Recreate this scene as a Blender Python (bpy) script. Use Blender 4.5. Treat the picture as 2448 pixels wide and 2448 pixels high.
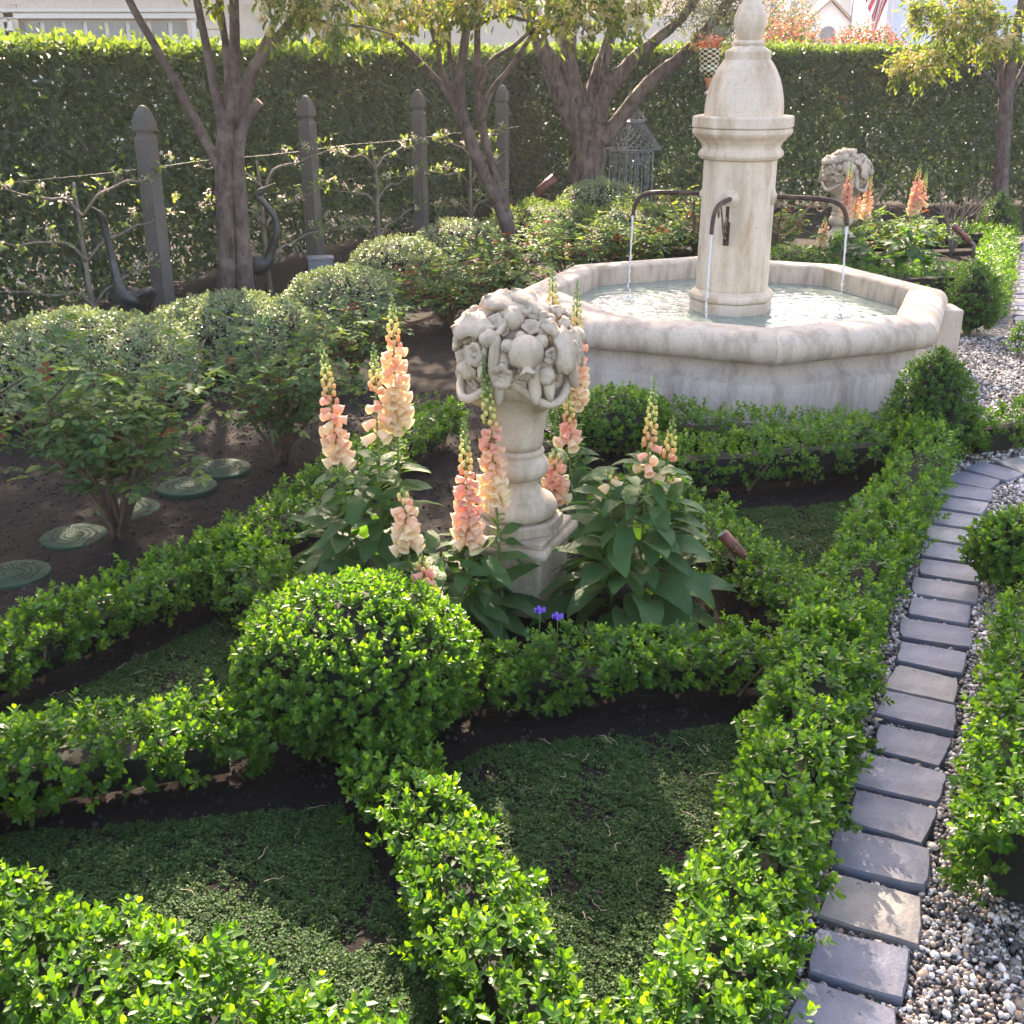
import bpy, math, random
import numpy as np
from mathutils import Vector, Matrix
R = math.radians
S = bpy.context.scene
C = S.collection
for o in list(bpy.data.objects): bpy.data.objects.remove(o)

# ------------------------------------------------------------------ camera, sky, sun, exposure
cam_d = bpy.data.cameras.new('camera'); cam = bpy.data.objects.new('camera', cam_d); C.objects.link(cam)
cam.location = (0, 0, 1.7); cam.rotation_euler = (R(90 - 21.65), 0, 0)
cam_d.sensor_width = 36; cam_d.lens = 40.0; cam_d.clip_start = 0.05; cam_d.clip_end = 600
S.camera = cam
SUN_EL, SUN_AZ = R(34), R(-8)          # azimuth from +Y towards +X
wd = bpy.data.worlds.new('World'); S.world = wd; wd.use_nodes = True
nt = wd.node_tree
sky = nt.nodes.new('ShaderNodeTexSky'); sky.sky_type = 'NISHITA'; sky.sun_disc = False
sky.sun_elevation = SUN_EL; sky.sun_rotation = SUN_AZ; sky.dust_density = 2.0
bg = nt.nodes['Background']; nt.links.new(sky.outputs[0], bg.inputs[0]); bg.inputs[1].default_value = 0.15
sd = bpy.data.lights.new('sun', 'SUN'); sd.energy = 4.6; sd.angle = R(0.55); sd.color = (1.0, 0.93, 0.8)
sun = bpy.data.objects.new('sun', sd); C.objects.link(sun)
sun.rotation_euler = Vector((-math.sin(SUN_AZ) * math.cos(SUN_EL), -math.cos(SUN_AZ) * math.cos(SUN_EL), -math.sin(SUN_EL))).to_track_quat('-Z', 'Y').to_euler()
sun.location = (-3, 20, 14)
S.view_settings.view_transform = 'Standard'; S.view_settings.look = 'None'
S.view_settings.exposure = 2.45
S.view_settings.use_white_balance = True; S.view_settings.white_balance_temperature = 7800; S.view_settings.white_balance_tint = 20; S.view_settings.gamma = 1.0
S.render.engine = 'CYCLES'
cy = S.cycles
cy.max_bounces = 6; cy.diffuse_bounces = 3; cy.glossy_bounces = 3; cy.transmission_bounces = 5; cy.transparent_max_bounces = 4
cy.caustics_reflective = False; cy.caustics_refractive = False; cy.sample_clamp_indirect = 4.0
cy.use_denoising = True

rng = np.random.default_rng(11)
random.seed(5)

# ------------------------------------------------------------------ material helpers
MATS = {}
def new_mat(name):
    m = bpy.data.materials.new(name); m.use_nodes = True
    MATS[name] = m
    return m, m.node_tree.nodes, m.node_tree.links, m.node_tree.nodes['Principled BSDF']
def rgb(c): return (c[0], c[1], c[2], 1)
def mixc(N, L, fac, a, b, mode='MIX'):
    n = N.new('ShaderNodeMix'); n.data_type = 'RGBA'; n.blend_type = mode
    for s, v in ((n.inputs[0], fac), (n.inputs[6], a), (n.inputs[7], b)):
        if hasattr(v, 'node'): L.new(v, s)
        elif isinstance(v, (int, float)): s.default_value = v
        else: s.default_value = rgb(v)
    return n.outputs[2]
def noise(N, L, scale, detail=6, rough=.6, coord='Object', vec=None):
    n = N.new('ShaderNodeTexNoise'); n.inputs['Scale'].default_value = scale
    n.inputs['Detail'].default_value = detail; n.inputs['Roughness'].default_value = rough
    if vec is None:
        t = N.new('ShaderNodeTexCoord'); vec = t.outputs[coord]
    L.new(vec, n.inputs['Vector'])
    return n.outputs[0]
def ramp(N, L, v, stops):
    r = N.new('ShaderNodeValToRGB'); L.new(v, r.inputs[0])
    e = r.color_ramp.elements
    while len(e) > 1: e.remove(e[-1])
    for i, (p, c) in enumerate(stops):
        k = e[0] if i == 0 else e.new(p)
        k.position = p; k.color = rgb(c) if hasattr(c, '__len__') else (c, c, c, 1)
    return r.outputs[0]
def bump(N, L, h, bs, strength=.4, dist=.01):
    b = N.new('ShaderNodeBump'); b.inputs['Strength'].default_value = strength; b.inputs['Distance'].default_value = dist
    L.new(h, b.inputs['Height']); L.new(b.outputs[0], bs.inputs['Normal'])
    return b

def leaf_mat(name, dark, light, tip, transl=.42, rough=.38, tcol=None, spec=.5):
    m, N, L, b = new_mat(name)
    a = N.new('ShaderNodeAttribute'); a.attribute_name = 'rnd'
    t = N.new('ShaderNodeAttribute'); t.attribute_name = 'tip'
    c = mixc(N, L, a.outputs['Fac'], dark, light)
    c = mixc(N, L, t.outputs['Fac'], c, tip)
    L.new(c, b.inputs['Base Color']); b.inputs['Roughness'].default_value = rough
    b.inputs['Specular IOR Level'].default_value = spec
    tr = N.new('ShaderNodeBsdfTranslucent')
    tc = mixc(N, L, 1.0, c, tcol or (1.9, 1.75, .55), 'MULTIPLY')
    L.new(tc, tr.inputs[0])
    ms = N.new('ShaderNodeMixShader'); ms.inputs[0].default_value = transl
    L.new(b.outputs[0], ms.inputs[1]); L.new(tr.outputs[0], ms.inputs[2])
    L.new(ms.outputs[0], N['Material Output'].inputs[0])
    return m
def petal_mat(name, c1, c2, transl=.5):
    m, N, L, b = new_mat(name)
    tcd = N.new('ShaderNodeTexCoord'); sx = N.new('ShaderNodeSeparateXYZ'); L.new(tcd.outputs['Generated'], sx.inputs[0])
    c = ramp(N, L, sx.outputs[2], [(0.0, c1), (0.75, c1), (1.0, c2)])
    oi = N.new('ShaderNodeObjectInfo')
    c = mixc(N, L, mix_f(N, L, oi.outputs['Random'], .35), c, c2)
    L.new(c, b.inputs['Base Color']); b.inputs['Roughness'].default_value = .5
    tr = N.new('ShaderNodeBsdfTranslucent'); L.new(c, tr.inputs[0])
    ms = N.new('ShaderNodeMixShader'); ms.inputs[0].default_value = transl
    L.new(b.outputs[0], ms.inputs[1]); L.new(tr.outputs[0], ms.inputs[2]); L.new(ms.outputs[0], N['Material Output'].inputs[0])
    return m
def mix_f(N, L, v, k):
    n = N.new('ShaderNodeMath'); n.operation = 'MULTIPLY'; L.new(v, n.inputs[0]); n.inputs[1].default_value = k
    return n.outputs[0]
def plain(name, col, rough=.6, metal=0., var=.25, scale=20, bstr=.15, bscale=80, spec=.5):
    m, N, L, b = new_mat(name)
    n = noise(N, L, scale)
    c = mixc(N, L, ramp(N, L, n, [(.35, 0.), (.65, 1.)]), tuple(x * (1 - var) for x in col), tuple(min(1, x * (1 + var)) for x in col))
    L.new(c, b.inputs['Base Color']); b.inputs['Roughness'].default_value = rough; b.inputs['Metallic'].default_value = metal
    b.inputs['Specular IOR Level'].default_value = spec
    if bstr: bump(N, L, noise(N, L, bscale), b, bstr, .004)
    return m
def stone(name, base, light, stain, sscale=3.0, fine=60, bstr=.35, moss=None):
    m, N, L, b = new_mat(name)
    t = N.new('ShaderNodeTexCoord')
    big = noise(N, L, sscale, 8, .65, vec=t.outputs['Object'])
    c = mixc(N, L, ramp(N, L, big, [(.3, 0.), (.7, 1.)]), base, light)
    # runs of dark weathering, stretched down the face
    mp = N.new('ShaderNodeMapping'); L.new(t.outputs['Object'], mp.inputs[0]); mp.inputs['Scale'].default_value = (5, 5, 1.2)
    st = noise(N, L, 1.6, 9, .7, vec=mp.outputs[0])
    c = mixc(N, L, ramp(N, L, st, [(.46, 0.), (.66, .85)]), c, stain)
    pit = noise(N, L, fine, 5, .7, vec=t.outputs['Object'])
    c = mixc(N, L, ramp(N, L, pit, [(.3, .55), (.45, 0.)]), c, tuple(x * .55 for x in base))
    if moss:
        mo = noise(N, L, 9, 6, .7, vec=t.outputs['Object'])
        c = mixc(N, L, ramp(N, L, mo, [(.52, 0.), (.7, .7)]), c, moss)
    L.new(c, b.inputs['Base Color']); b.inputs['Roughness'].default_value = .82; b.inputs['Specular IOR Level'].default_value = .3
    bump(N, L, pit, b, bstr, .004)
    return m

M_BOX = leaf_mat('boxwood_leaf', (.016, .066, .012), (.052, .155, .024), (.15, .285, .034), .47, .40, (2.2, 2.0, .38), .36)
M_BOXD = leaf_mat('boxwood_leaf_old', (.015, .058, .013), (.042, .125, .024), (.095, .2, .032), .45, .40, (2.2, 2.0, .38), .36)
M_PRIV = leaf_mat('privet_leaf', (.085, .135, .07), (.19, .255, .14), (.28, .34, .19), .26, .42, (1.5, 1.5, .7), .5)
M_ROSE = leaf_mat('rose_leaf', (.04, .095, .04), (.10, .18, .072), (.22, .28, .08), .4, .6, None, .12)
M_ROSER = leaf_mat('rose_young_leaf', (.13, .05, .03), (.2, .085, .04), (.2, .12, .04), .4, .6, (1.4, .9, .6), .12)
M_TALL = leaf_mat('tall_hedge_leaf', (.03, .06, .034), (.07, .12, .062), (.19, .28, .06), .33, .42, (1.8, 1.8, .5), .4)  # last colour doubles as painted sunlight on the hedge top
M_BAY = leaf_mat('bay_leaf', (.06, .11, .025), (.14, .2, .045), (.3, .25, .035), .48, .42, (2.0, 1.8, .55), .4)
M_OLIVE = leaf_mat('olive_leaf', (.07, .09, .055), (.13, .15, .095), (.2, .22, .14), .3, .5)
M_BLOSS = leaf_mat('bay_blossom', (.62, .52, .22), (.8, .72, .42), (.8, .72, .42), .4, .6, (1.1, 1.05, .8))
M_APPLE = leaf_mat('apple_leaf', (.06, .11, .04), (.13, .2, .07), (.2, .27, .1), .42, .45)
M_APPLEB = leaf_mat('apple_blossom', (.65, .45, .42), (.8, .68, .64), (.8, .75, .7), .4, .5, (1, 1, 1))
M_COVER = leaf_mat('groundcover_leaf', (.016, .05, .014), (.05, .12, .032), (.13, .2, .08), .34, .6, None, .2)
M_FOXL = leaf_mat('foxglove_bract', (.05, .11, .025), (.11, .2, .04), (.2, .3, .05), .45, .45)
M_FLRED = leaf_mat('red_bloom', (.5, .07, .06), (.68, .2, .13), (.5, .22, .1), .4, .6, (1.2, 1, 1))
M_TAN = leaf_mat('tan_leaf', (.22, .12, .05), (.35, .2, .09), (.3, .25, .08), .4, .6, (1.2, 1, .8))
M_BELLC = petal_mat('bell_cream', (.93, .72, .47), (.96, .87, .64))
M_BELLP = petal_mat('bell_peach', (.92, .58, .40), (.96, .80, .58))
M_BELLK = petal_mat('bell_pink', (.90, .46, .36), (.94, .66, .50))
def bud_material():
    m, N, L, b = new_mat('foxglove_bud')
    a = N.new('ShaderNodeAttribute'); a.attribute_name = 'rnd'
    c = ramp(N, L, a.outputs['Fac'], [(0, (.8, .36, .22)), (.2, (.85, .58, .25)), (.42, (.72, .68, .22)), (.65, (.35, .46, .12)), (1, (.12, .22, .05))])
    L.new(c, b.inputs['Base Color']); b.inputs['Roughness'].default_value = .5
    tr = N.new('ShaderNodeBsdfTranslucent'); L.new(c, tr.inputs[0])
    ms = N.new('ShaderNodeMixShader'); ms.inputs[0].default_value = .3
    L.new(b.outputs[0], ms.inputs[1]); L.new(tr.outputs[0], ms.inputs[2]); L.new(ms.outputs[0], N['Material Output'].inputs[0])
    return m
M_BUD = bud_material()
def bigleaf():
    m, N, L, b = new_mat('foxglove_leaf')
    oi = N.new('ShaderNodeObjectInfo')
    c = mixc(N, L, oi.outputs['Random'], (.022, .075, .022), (.05, .13, .036))
    c = mixc(N, L, ramp(N, L, noise(N, L, 25), [(.35, 0.), (.7, .45)]), c, (.07, .16, .05))
    L.new(c, b.inputs['Base Color']); b.inputs['Roughness'].default_value = .5; b.inputs['Specular IOR Level'].default_value = .35
    v = N.new('ShaderNodeTexVoronoi'); v.inputs['Scale'].default_value = 26; v.feature = 'SMOOTH_F1'
    t = N.new('ShaderNodeTexCoord'); L.new(t.outputs['Object'], v.inputs['Vector'])
    bm = bump(N, L, v.outputs[0], b, .3, .012)
    tr = N.new('ShaderNodeBsdfTranslucent'); L.new(mixc(N, L, 1., c, (3.2, 3.0, .7), 'MULTIPLY'), tr.inputs[0])
    ms = N.new('ShaderNodeMixShader'); ms.inputs[0].default_value = .42
    L.new(b.outputs[0], ms.inputs[1]); L.new(tr.outputs[0], ms.inputs[2]); L.new(ms.outputs[0], N['Material Output'].inputs[0])
    return m
M_FOXLEAF = bigleaf()
M_STEM = plain('green_stem', (.11, .19, .05), .5)
M_TWIG_SHADE = plain('box_twig_shade', (.008, .009, .005), .9, var=.4)  # twig tone taken near black to paint the shade inside the foliage
M_WOODB = plain('pale_box_stem', (.22, .13, .07), .8, var=.3)
M_CANE = plain('rose_cane', (.09, .055, .035), .7, var=.4)
M_STONE = stone('fountain_stone', (.47, .375, .29), (.60, .50, .40), (.28, .21, .155), sscale=2.2)
M_STONE2 = stone('fountain_pillar_stone', (.58, .455, .345), (.70, .585, .47), (.40, .275, .17), sscale=2.6, bstr=.3)
M_URN = stone('urn_stone', (.43, .34, .25), (.56, .47, .37), (.25, .19, .13), sscale=6, fine=120, bstr=.5)
M_URNB = stone('urn_plinth_stone', (.44, .35, .26), (.55, .46, .36), (.25, .2, .14), sscale=5, fine=110, bstr=.6, moss=(.2, .18, .08))
M_BASE = stone('fountain_base_stone', (.37, .30, .24), (.49, .41, .34), (.25, .2, .16), sscale=2.5, bstr=.5)
M_IRON = plain('rusty_iron', (.065, .038, .03), .55, .6, var=.5, scale=14, bstr=.3)
M_IRONG = plain('bracket_iron', (.2, .13, .08), .5, .6, var=.5, scale=25)
M_POST = plain('post_paint', (.10, .088, .08), .7, var=.15, scale=9)
M_BRONZE = plain('bronze', (.045, .05, .052), .45, .5, var=.45, scale=16, bstr=.4, bscale=60)
M_LID = plain('green_plastic', (.008, .04, .024), .7, var=.3, scale=9, bstr=.5, bscale=160, spec=.12)
M_HOLE = plain('hole_black', (.004, .005, .004), .9, bstr=0)
M_EBOX = plain('grey_plastic', (.2, .21, .235), .5, var=.1)
M_CAGE = plain('cage_iron', (.2, .2, .21), .6, .3, var=.3)
M_WIRE = plain('wire', (.1, .1, .09), .5, .6)
M_COPPER = plain('copper_tube', (.17, .06, .045), .5, .5, var=.4, scale=25)
M_KNUCK = plain('grey_knuckle', (.14, .12, .11), .5, .5, var=.4, scale=30)
M_PANSY = plain('purple_petal', (.12, .05, .42), .6, bstr=0)
M_PINKW = plain('stucco_pink', (.78, .66, .60), .9, var=.06)
M_TRIMW = plain('white_trim', (.8, .74, .70), .7, var=.05)
M_GREYW = plain('eave_grey', (.2, .2, .22), .8)
M_PALE = plain('pale_stucco', (.66, .7, .8), .9, var=.03)
M_CREAM = plain('cream_stucco', (.7, .62, .52), .9, var=.05)
M_ROOF = plain('tan_roof', (.35, .24, .17), .9, var=.3, scale=30)
M_GLASS = plain('window_glass', (.16, .2, .24), .08, var=.3, scale=1.5, bstr=0)
M_RED = plain('flag_red', (.6, .05, .07), .8, var=.1); M_WHITE = plain('flag_white', (.78, .76, .76), .8, var=.05); M_BLUE = plain('flag_blue', (.03, .05, .2), .8)
M_GOLD = plain('terracotta', (.5, .19, .08), .7)

def bark(name, c1, c2, sc, bs, stretch=.25, patch=None):
    m, N, L, b = new_mat(name)
    t = N.new('ShaderNodeTexCoord'); mp = N.new('ShaderNodeMapping'); L.new(t.outputs['Object'], mp.inputs[0])
    mp.inputs['Scale'].default_value = (1, 1, stretch)
    n = noise(N, L, sc, 10, .68, vec=mp.outputs[0])
    c = mixc(N, L, ramp(N, L, n, [(.34, 0.), (.66, 1.)]), c1, c2)
    if patch:
        p = noise(N, L, 7, 4, .5, vec=t.outputs['Object'])
        c = mixc(N, L, ramp(N, L, p, [(.5, 0.), (.62, .65)]), c, patch)
    L.new(c, b.inputs['Base Color']); b.inputs['Roughness'].default_value = .85; b.inputs['Specular IOR Level'].default_value = .25
    bump(N, L, n, b, bs, .03)
    return m
M_BARK = bark('smooth_bark', (.045, .031, .028), (.15, .108, .096), 20, .7, .45, (.19, .145, .125))
M_OBARK = bark('olive_bark', (.035, .026, .022), (.21, .155, .135), 26, 1.0, .14, (.24, .175, .135))
M_ABARK = bark('apple_bark', (.11, .085, .07), (.24, .2, .165), 30, .5, .5)

def soil_mat():
    m, N, L, b = new_mat('soil')
    n = noise(N, L, 14, 10, .7); f = noise(N, L, 120, 5, .7)
    c = mixc(N, L, n, (.007, .0055, .005), (.028, .021, .018))
    c = mixc(N, L, ramp(N, L, f, [(.62, 0.), (.72, .5)]), c, (.05, .042, .037))
    L.new(c, b.inputs['Base Color']); b.inputs['Roughness'].default_value = .95; b.inputs['Specular IOR Level'].default_value = .2
    bump(N, L, f, b, .8, .02)
    return m
M_SOIL = soil_mat()
def gravel_mat():
    m, N, L, b = new_mat('gravel_bed')
    t = N.new('ShaderNodeTexCoord')
    v = N.new('ShaderNodeTexVoronoi'); v.inputs['Scale'].default_value = 75; L.new(t.outputs['Object'], v.inputs['Vector'])
    sp = N.new('ShaderNodeSeparateColor'); L.new(v.outputs['Color'], sp.inputs[0])
    c = ramp(N, L, sp.outputs[0], [(0, (.05, .048, .05)), (.3, (.12, .115, .115)), (.5, (.3, .26, .23)), (.75, (.48, .43, .39)), (1, (.6, .57, .54))])
    c = mixc(N, L, ramp(N, L, v.outputs['Distance'], [(.3, 0.), (.62, 1.)]), c, (.03, .027, .025))
    L.new(c, b.inputs['Base Color']); b.inputs['Roughness'].default_value = .6
    iv = N.new('ShaderNodeMath'); iv.operation = 'MULTIPLY'; L.new(v.outputs['Distance'], iv.inputs[0]); iv.inputs[1].default_value = -1
    bump(N, L, iv.outputs[0], b, 1.0, .02)
    return m
M_GRAVEL = gravel_mat()
def pebble_mat():
    m, N, L, b = new_mat('pebble')
    a = N.new('ShaderNodeAttribute'); a.attribute_name = 'rnd'
    c = ramp(N, L, a.outputs['Fac'], [(0, (.025, .024, .025)), (.26, (.075, .07, .068)), (.44, (.16, .14, .125)), (.55, (.3, .2, .13)), (.66, (.4, .34, .29)), (.84, (.55, .5, .45)), (1, (.68, .65, .61))])
    r = a.outputs['Fac']
    L.new(c, b.inputs['Base Color']); b.inputs['Roughness'].default_value = .42
    bump(N, L, noise(N, L, 300, 3), b, .2, .002)
    return m
M_PEB = pebble_mat()
def paver_mat():
    m, N, L, b = new_mat('bluestone')
    oi = N.new('ShaderNodeObjectInfo')
    c = ramp(N, L, oi.outputs['Random'], [(0, (.09, .105, .145)), (.3, (.115, .13, .175)), (.6, (.15, .16, .2)), (.78, (.165, .155, .14)), (.9, (.2, .205, .2)), (1, (.14, .15, .18))])
    n = noise(N, L, 14, 8, .65)
    c = mixc(N, L, ramp(N, L, n, [(.42, 0.), (.75, .6)]), c, (.09, .09, .105))
    n2 = noise(N, L, 5, 5, .6)
    c = mixc(N, L, ramp(N, L, n2, [(.55, 0.), (.75, .4)]), c, (.24, .2, .15))
    f = noise(N, L, 60, 7, .7)
    c = mixc(N, L, ramp(N, L, f, [(.33, .95), (.40, 0.)]), c, (.025, .025, .028))
    L.new(c, b.inputs['Base Color']); 
    L.new(ramp(N, L, n, [(.3, .3), (.7, .6)]), b.inputs['Roughness']); b.inputs['Specular IOR Level'].default_value = .4
    bump(N, L, f, b, .5, .006)
    return m
M_PAVER = paver_mat()
def water_mat():
    m, N, L, b = new_mat('pool_water')
    b.inputs['Base Color'].default_value = (.2, .25, .21, 1); b.inputs['Roughness'].default_value = .02; b.inputs['IOR'].default_value = 1.33
    b.inputs['Specular IOR Level'].default_value = .8
    t = N.new('ShaderNodeTexCoord'); mp = N.new('ShaderNodeMapping'); L.new(t.outputs['Object'], mp.inputs[0]); mp.inputs['Scale'].default_value = (1, 1, 1)
    n = noise(N, L, 16, 3, .5, vec=mp.outputs[0])
    bump(N, L, n, b, .5, .02)
    return m
M_WATER = water_mat()
def jet_mat():
    m, N, L, b = new_mat('falling_water')
    b.inputs['Base Color'].default_value = (.95, .97, .98, 1); b.inputs['Roughness'].default_value = .08; b.inputs['IOR'].default_value = 1.33
    b.inputs['Transmission Weight'].default_value = .35
    return m
M_JET = jet_mat()
def checker_mat():
    m, N, L, b = new_mat('checkered_glaze')
    ch = N.new('ShaderNodeTexChecker'); ch.inputs['Scale'].default_value = 2; ch.inputs[1].default_value = (.6, .52, .33, 1); ch.inputs[2].default_value = (.015, .013, .012, 1)
    t = N.new('ShaderNodeTexCoord'); L.new(t.outputs['UV'], ch.inputs[0]); L.new(ch.outputs[0], b.inputs['Base Color'])
    b.inputs['Roughness'].default_value = .3
    return m
M_CHECK = checker_mat()
def brick_mat():
    m, N, L, b = new_mat('pale_brick')
    return plain('pale_brick_tone', (.72, .6, .5), .9, var=.12, scale=4)
M_BRICK = brick_mat()

# ------------------------------------------------------------------ object helpers
def thing(name, label, cat, loc=(0, 0, 0), group=None, rotz=0):
    o = bpy.data.objects.new(name, None); C.objects.link(o); o.empty_display_size = .1
    o.location = loc; o.rotation_euler = (0, 0, rotz); o['label'] = label; o['category'] = cat
    if group: o['group'] = group
    return o
def tag(o, label, cat=None, group=None, kind=None):
    o['label'] = label
    if cat: o['category'] = cat
    if group: o['group'] = group
    if kind: o['kind'] = kind
    return o
def np_mesh(name, V, F, attrs=None, smooth=False):
    """V (n,3); F (m,k) of equal-sized faces, or a list of such arrays"""
    me = bpy.data.meshes.new(name)
    V = np.ascontiguousarray(V, dtype=np.float32)
    Fs = F if isinstance(F, list) else [F]
    lv = np.concatenate([f.ravel() for f in Fs]).astype(np.int32)
    tot = np.concatenate([np.full(len(f), f.shape[1], np.int32) for f in Fs])
    st = np.concatenate([[0], np.cumsum(tot)[:-1]]).astype(np.int32)
    me.vertices.add(len(V)); me.vertices.foreach_set('co', V.ravel())
    me.loops.add(len(lv)); me.loops.foreach_set('vertex_index', lv)
    me.polygons.add(len(tot)); me.polygons.foreach_set('loop_start', st)
    if smooth: me.polygons.foreach_set('use_smooth', np.ones(len(tot), bool))
    for k, a in (attrs or {}).items():
        at = me.attributes.new(k, 'FLOAT', 'POINT'); at.data.foreach_set('value', np.ascontiguousarray(a, dtype=np.float32))
    me.update(calc_edges=True)
    return me
def obj(name, me, mat, parent=None, world=False, kind=None):
    if mat and not me.materials: me.materials.append(mat)
    o = bpy.data.objects.new(name, me); C.objects.link(o)
    if parent is not None:
        o.parent = parent
        if world:   # mesh coordinates are in world space
            p = parent; off = Vector((0, 0, 0))
            while p is not None:
                off += p.location; p = p.parent
            o.location = -off
    if kind: o['kind'] = kind
    return o
def dup(root, parent=None, loc=None, rotz=None):
    r = root.copy(); C.objects.link(r); r.parent = parent
    if loc is not None: r.location = loc
    if rotz is not None: r.rotation_euler = (0, 0, rotz)
    for ch in list(root.children): dup(ch, r)
    return r

class MB:
    """collects verts/faces of one part"""
    def __init__(s): s.v = []; s.f = []
    def add(s, v, f):
        b = len(s.v); s.v += [tuple(x) for x in v]; s.f += [tuple(i + b for i in q) for q in f]; return s
    def box(s, c, d, rz=0, taper=1.0, axes=None):
        hx, hy, hz = d[0] / 2, d[1] / 2, d[2] / 2
        ca, sa = math.cos(rz), math.sin(rz); v = []
        for z in (-1, 1):
            k = taper if z > 0 else 1
            for x, y in ((-1, -1), (1, -1), (1, 1), (-1, 1)):
                X, Y = x * hx * k, y * hy * k
                v.append((c[0] + X * ca - Y * sa, c[1] + X * sa + Y * ca, c[2] + z * hz))
        return s.add(v, [(3, 2, 1, 0), (4, 5, 6, 7), (0, 1, 5, 4), (1, 2, 6, 5), (2, 3, 7, 6), (3, 0, 4, 7)])
    def lathe(s, prof, n=16, c=(0, 0, 0), a0=0, cap=True, fn=None):
        v = []
        for r, z in prof:
            for k in range(n):
                a = a0 + 2 * math.pi * k / n; rr = r * (fn(a, z) if fn else 1)
                v.append((c[0] + rr * math.cos(a), c[1] + rr * math.sin(a), c[2] + z))
        f = []
        m = len(prof)
        for i in range(m - 1):
            for k in range(n):
                f.append((i * n + k, i * n + (k + 1) % n, (i + 1) * n + (k + 1) % n, (i + 1) * n + k))
        if cap:
            f.append(tuple(range(n - 1, -1, -1))); f.append(tuple((m - 1) * n + k for k in range(n)))
        return s.add(v, f)
    def tube(s, pts, rad, n=8, flat=1.0, cap=True, jit=0):
        pts = [Vector(p) for p in pts]
        if not hasattr(rad, '__len__'): rad = [rad] * len(pts)
        v = []; f = []; pr = None
        for i, p in enumerate(pts):
            d = (pts[min(i + 1, len(pts) - 1)] - pts[max(i - 1, 0)]).normalized()
            if pr is None:
                pr = d.orthogonal().normalized()
            pr = (pr - d * pr.dot(d)).normalized(); q = d.cross(pr)
            for k in range(n):
                a = 2 * math.pi * k / n; r = rad[i] * (1 + (random.uniform(-jit, jit) if jit else 0))
                v.append(p + pr * (r * math.cos(a)) + q * (r * flat * math.sin(a)))
        for i in range(len(pts) - 1):
            for k in range(n):
                f.append((i * n + k, i * n + (k + 1) % n, (i + 1) * n + (k + 1) % n, (i + 1) * n + k))
        if cap:
            f.append(tuple(range(n - 1, -1, -1))); f.append(tuple((len(pts) - 1) * n + k for k in range(n)))
        return s.add(v, f)
    def mesh(s, name, smooth=False):
        me = bpy.data.meshes.new(name); me.from_pydata(s.v, [], s.f)
        if smooth: me.polygons.foreach_set('use_smooth', np.ones(len(me.polygons), bool))
        me.update(); return me
    def build(s, name, mat, parent=None, smooth=False, world=False, bevel=0, kind=None):
        o = obj(name, s.mesh(name, smooth), mat, parent, world, kind)
        if bevel:
            b = o.modifiers.new('edge', 'BEVEL'); b.width = bevel; b.segments = 2; b.limit_method = 'ANGLE'; b.angle_limit = R(25)
        return o
def spline(pts, n=6):
    """Catmull-Rom through (x,y,z,r) points"""
    P = [np.array(p, float) for p in pts]; P = [2 * P[0] - P[1]] + P + [2 * P[-1] - P[-2]]
    out = []
    for i in range(1, len(P) - 2):
        for k in range(n):
            t = k / n; a, b, c, d = P[i - 1], P[i], P[i + 1], P[i + 2]
            out.append(.5 * ((2 * b) + (-a + c) * t + (2 * a - 5 * b + 4 * c - d) * t * t + (-a + 3 * b - 3 * c + d) * t ** 3))
    out.append(P[-2]); return out
def stube(mb, pts, n=10, seg=5, jit=0, flat=1.):
    q = spline(pts, seg)
    return mb.tube([p[:3] for p in q], [max(.0008, p[3]) for p in q], n, flat, True, jit)

# ------------------------------------------------------------------ foliage generators (numpy)
def unit(a): return a / np.maximum(np.linalg.norm(a, axis=-1, keepdims=True), 1e-9)
def rand_dirs(n): return unit(rng.normal(size=(n, 3)))
_w = [(rng.normal(size=3), rng.uniform(0, 6.28)) for _ in range(10)]
def sinoise(P, scale, k0=0):
    v = np.zeros(len(P))
    for i in range(6):
        d, ph = _w[(i + k0) % 10]; v += np.sin(P @ (d * scale * (1 + .35 * i)) + ph + k0)
    return v / 6
def leaves_mesh(name, P, D, Nn, L, W, rnd, tip=None, quad=True, fold=.12, droop=.1):
    n = len(P); D = unit(D); Sv = unit(np.cross(D, Nn)); Nn = np.cross(Sv, D)
    L = np.broadcast_to(np.asarray(L, float).reshape(-1, 1), (n, 1)); W = np.broadcast_to(np.asarray(W, float).reshape(-1, 1), (n, 1))
    if tip is None: tip = np.zeros(n)
    if quad:
        v = np.stack([P, P + D * L * .3 + Sv * W * .43 + Nn * W * fold, P + D * L * .72 + Sv * W * .40 + Nn * W * fold * .6,
                      P + D * L - Nn * L * droop, P + D * L * .72 - Sv * W * .40 + Nn * W * fold * .6, P + D * L * .3 - Sv * W * .43 + Nn * W * fold], 1)
        b = (np.arange(n) * 6)[:, None]
        F = np.concatenate([b + np.array([[0, 1, 2, 3]]), b + np.array([[0, 3, 4, 5]])])
        k = 6
    else:
        v = np.stack([P, P + D * L * .48 + Sv * W * .5 + Nn * W * fold, P + D * L - Nn * L * droop, P + D * L * .48 - Sv * W * .5 + Nn * W * fold], 1)
        b = (np.arange(n) * 4)[:, None]
        F = np.concatenate([b + np.array([[0, 1, 2]]), b + np.array([[0, 2, 3]])])
        k = 4
    return np_mesh(name, v.reshape(-1, 3), F, {'rnd': np.repeat(rnd, k), 'tip': np.repeat(tip, k)})
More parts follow.
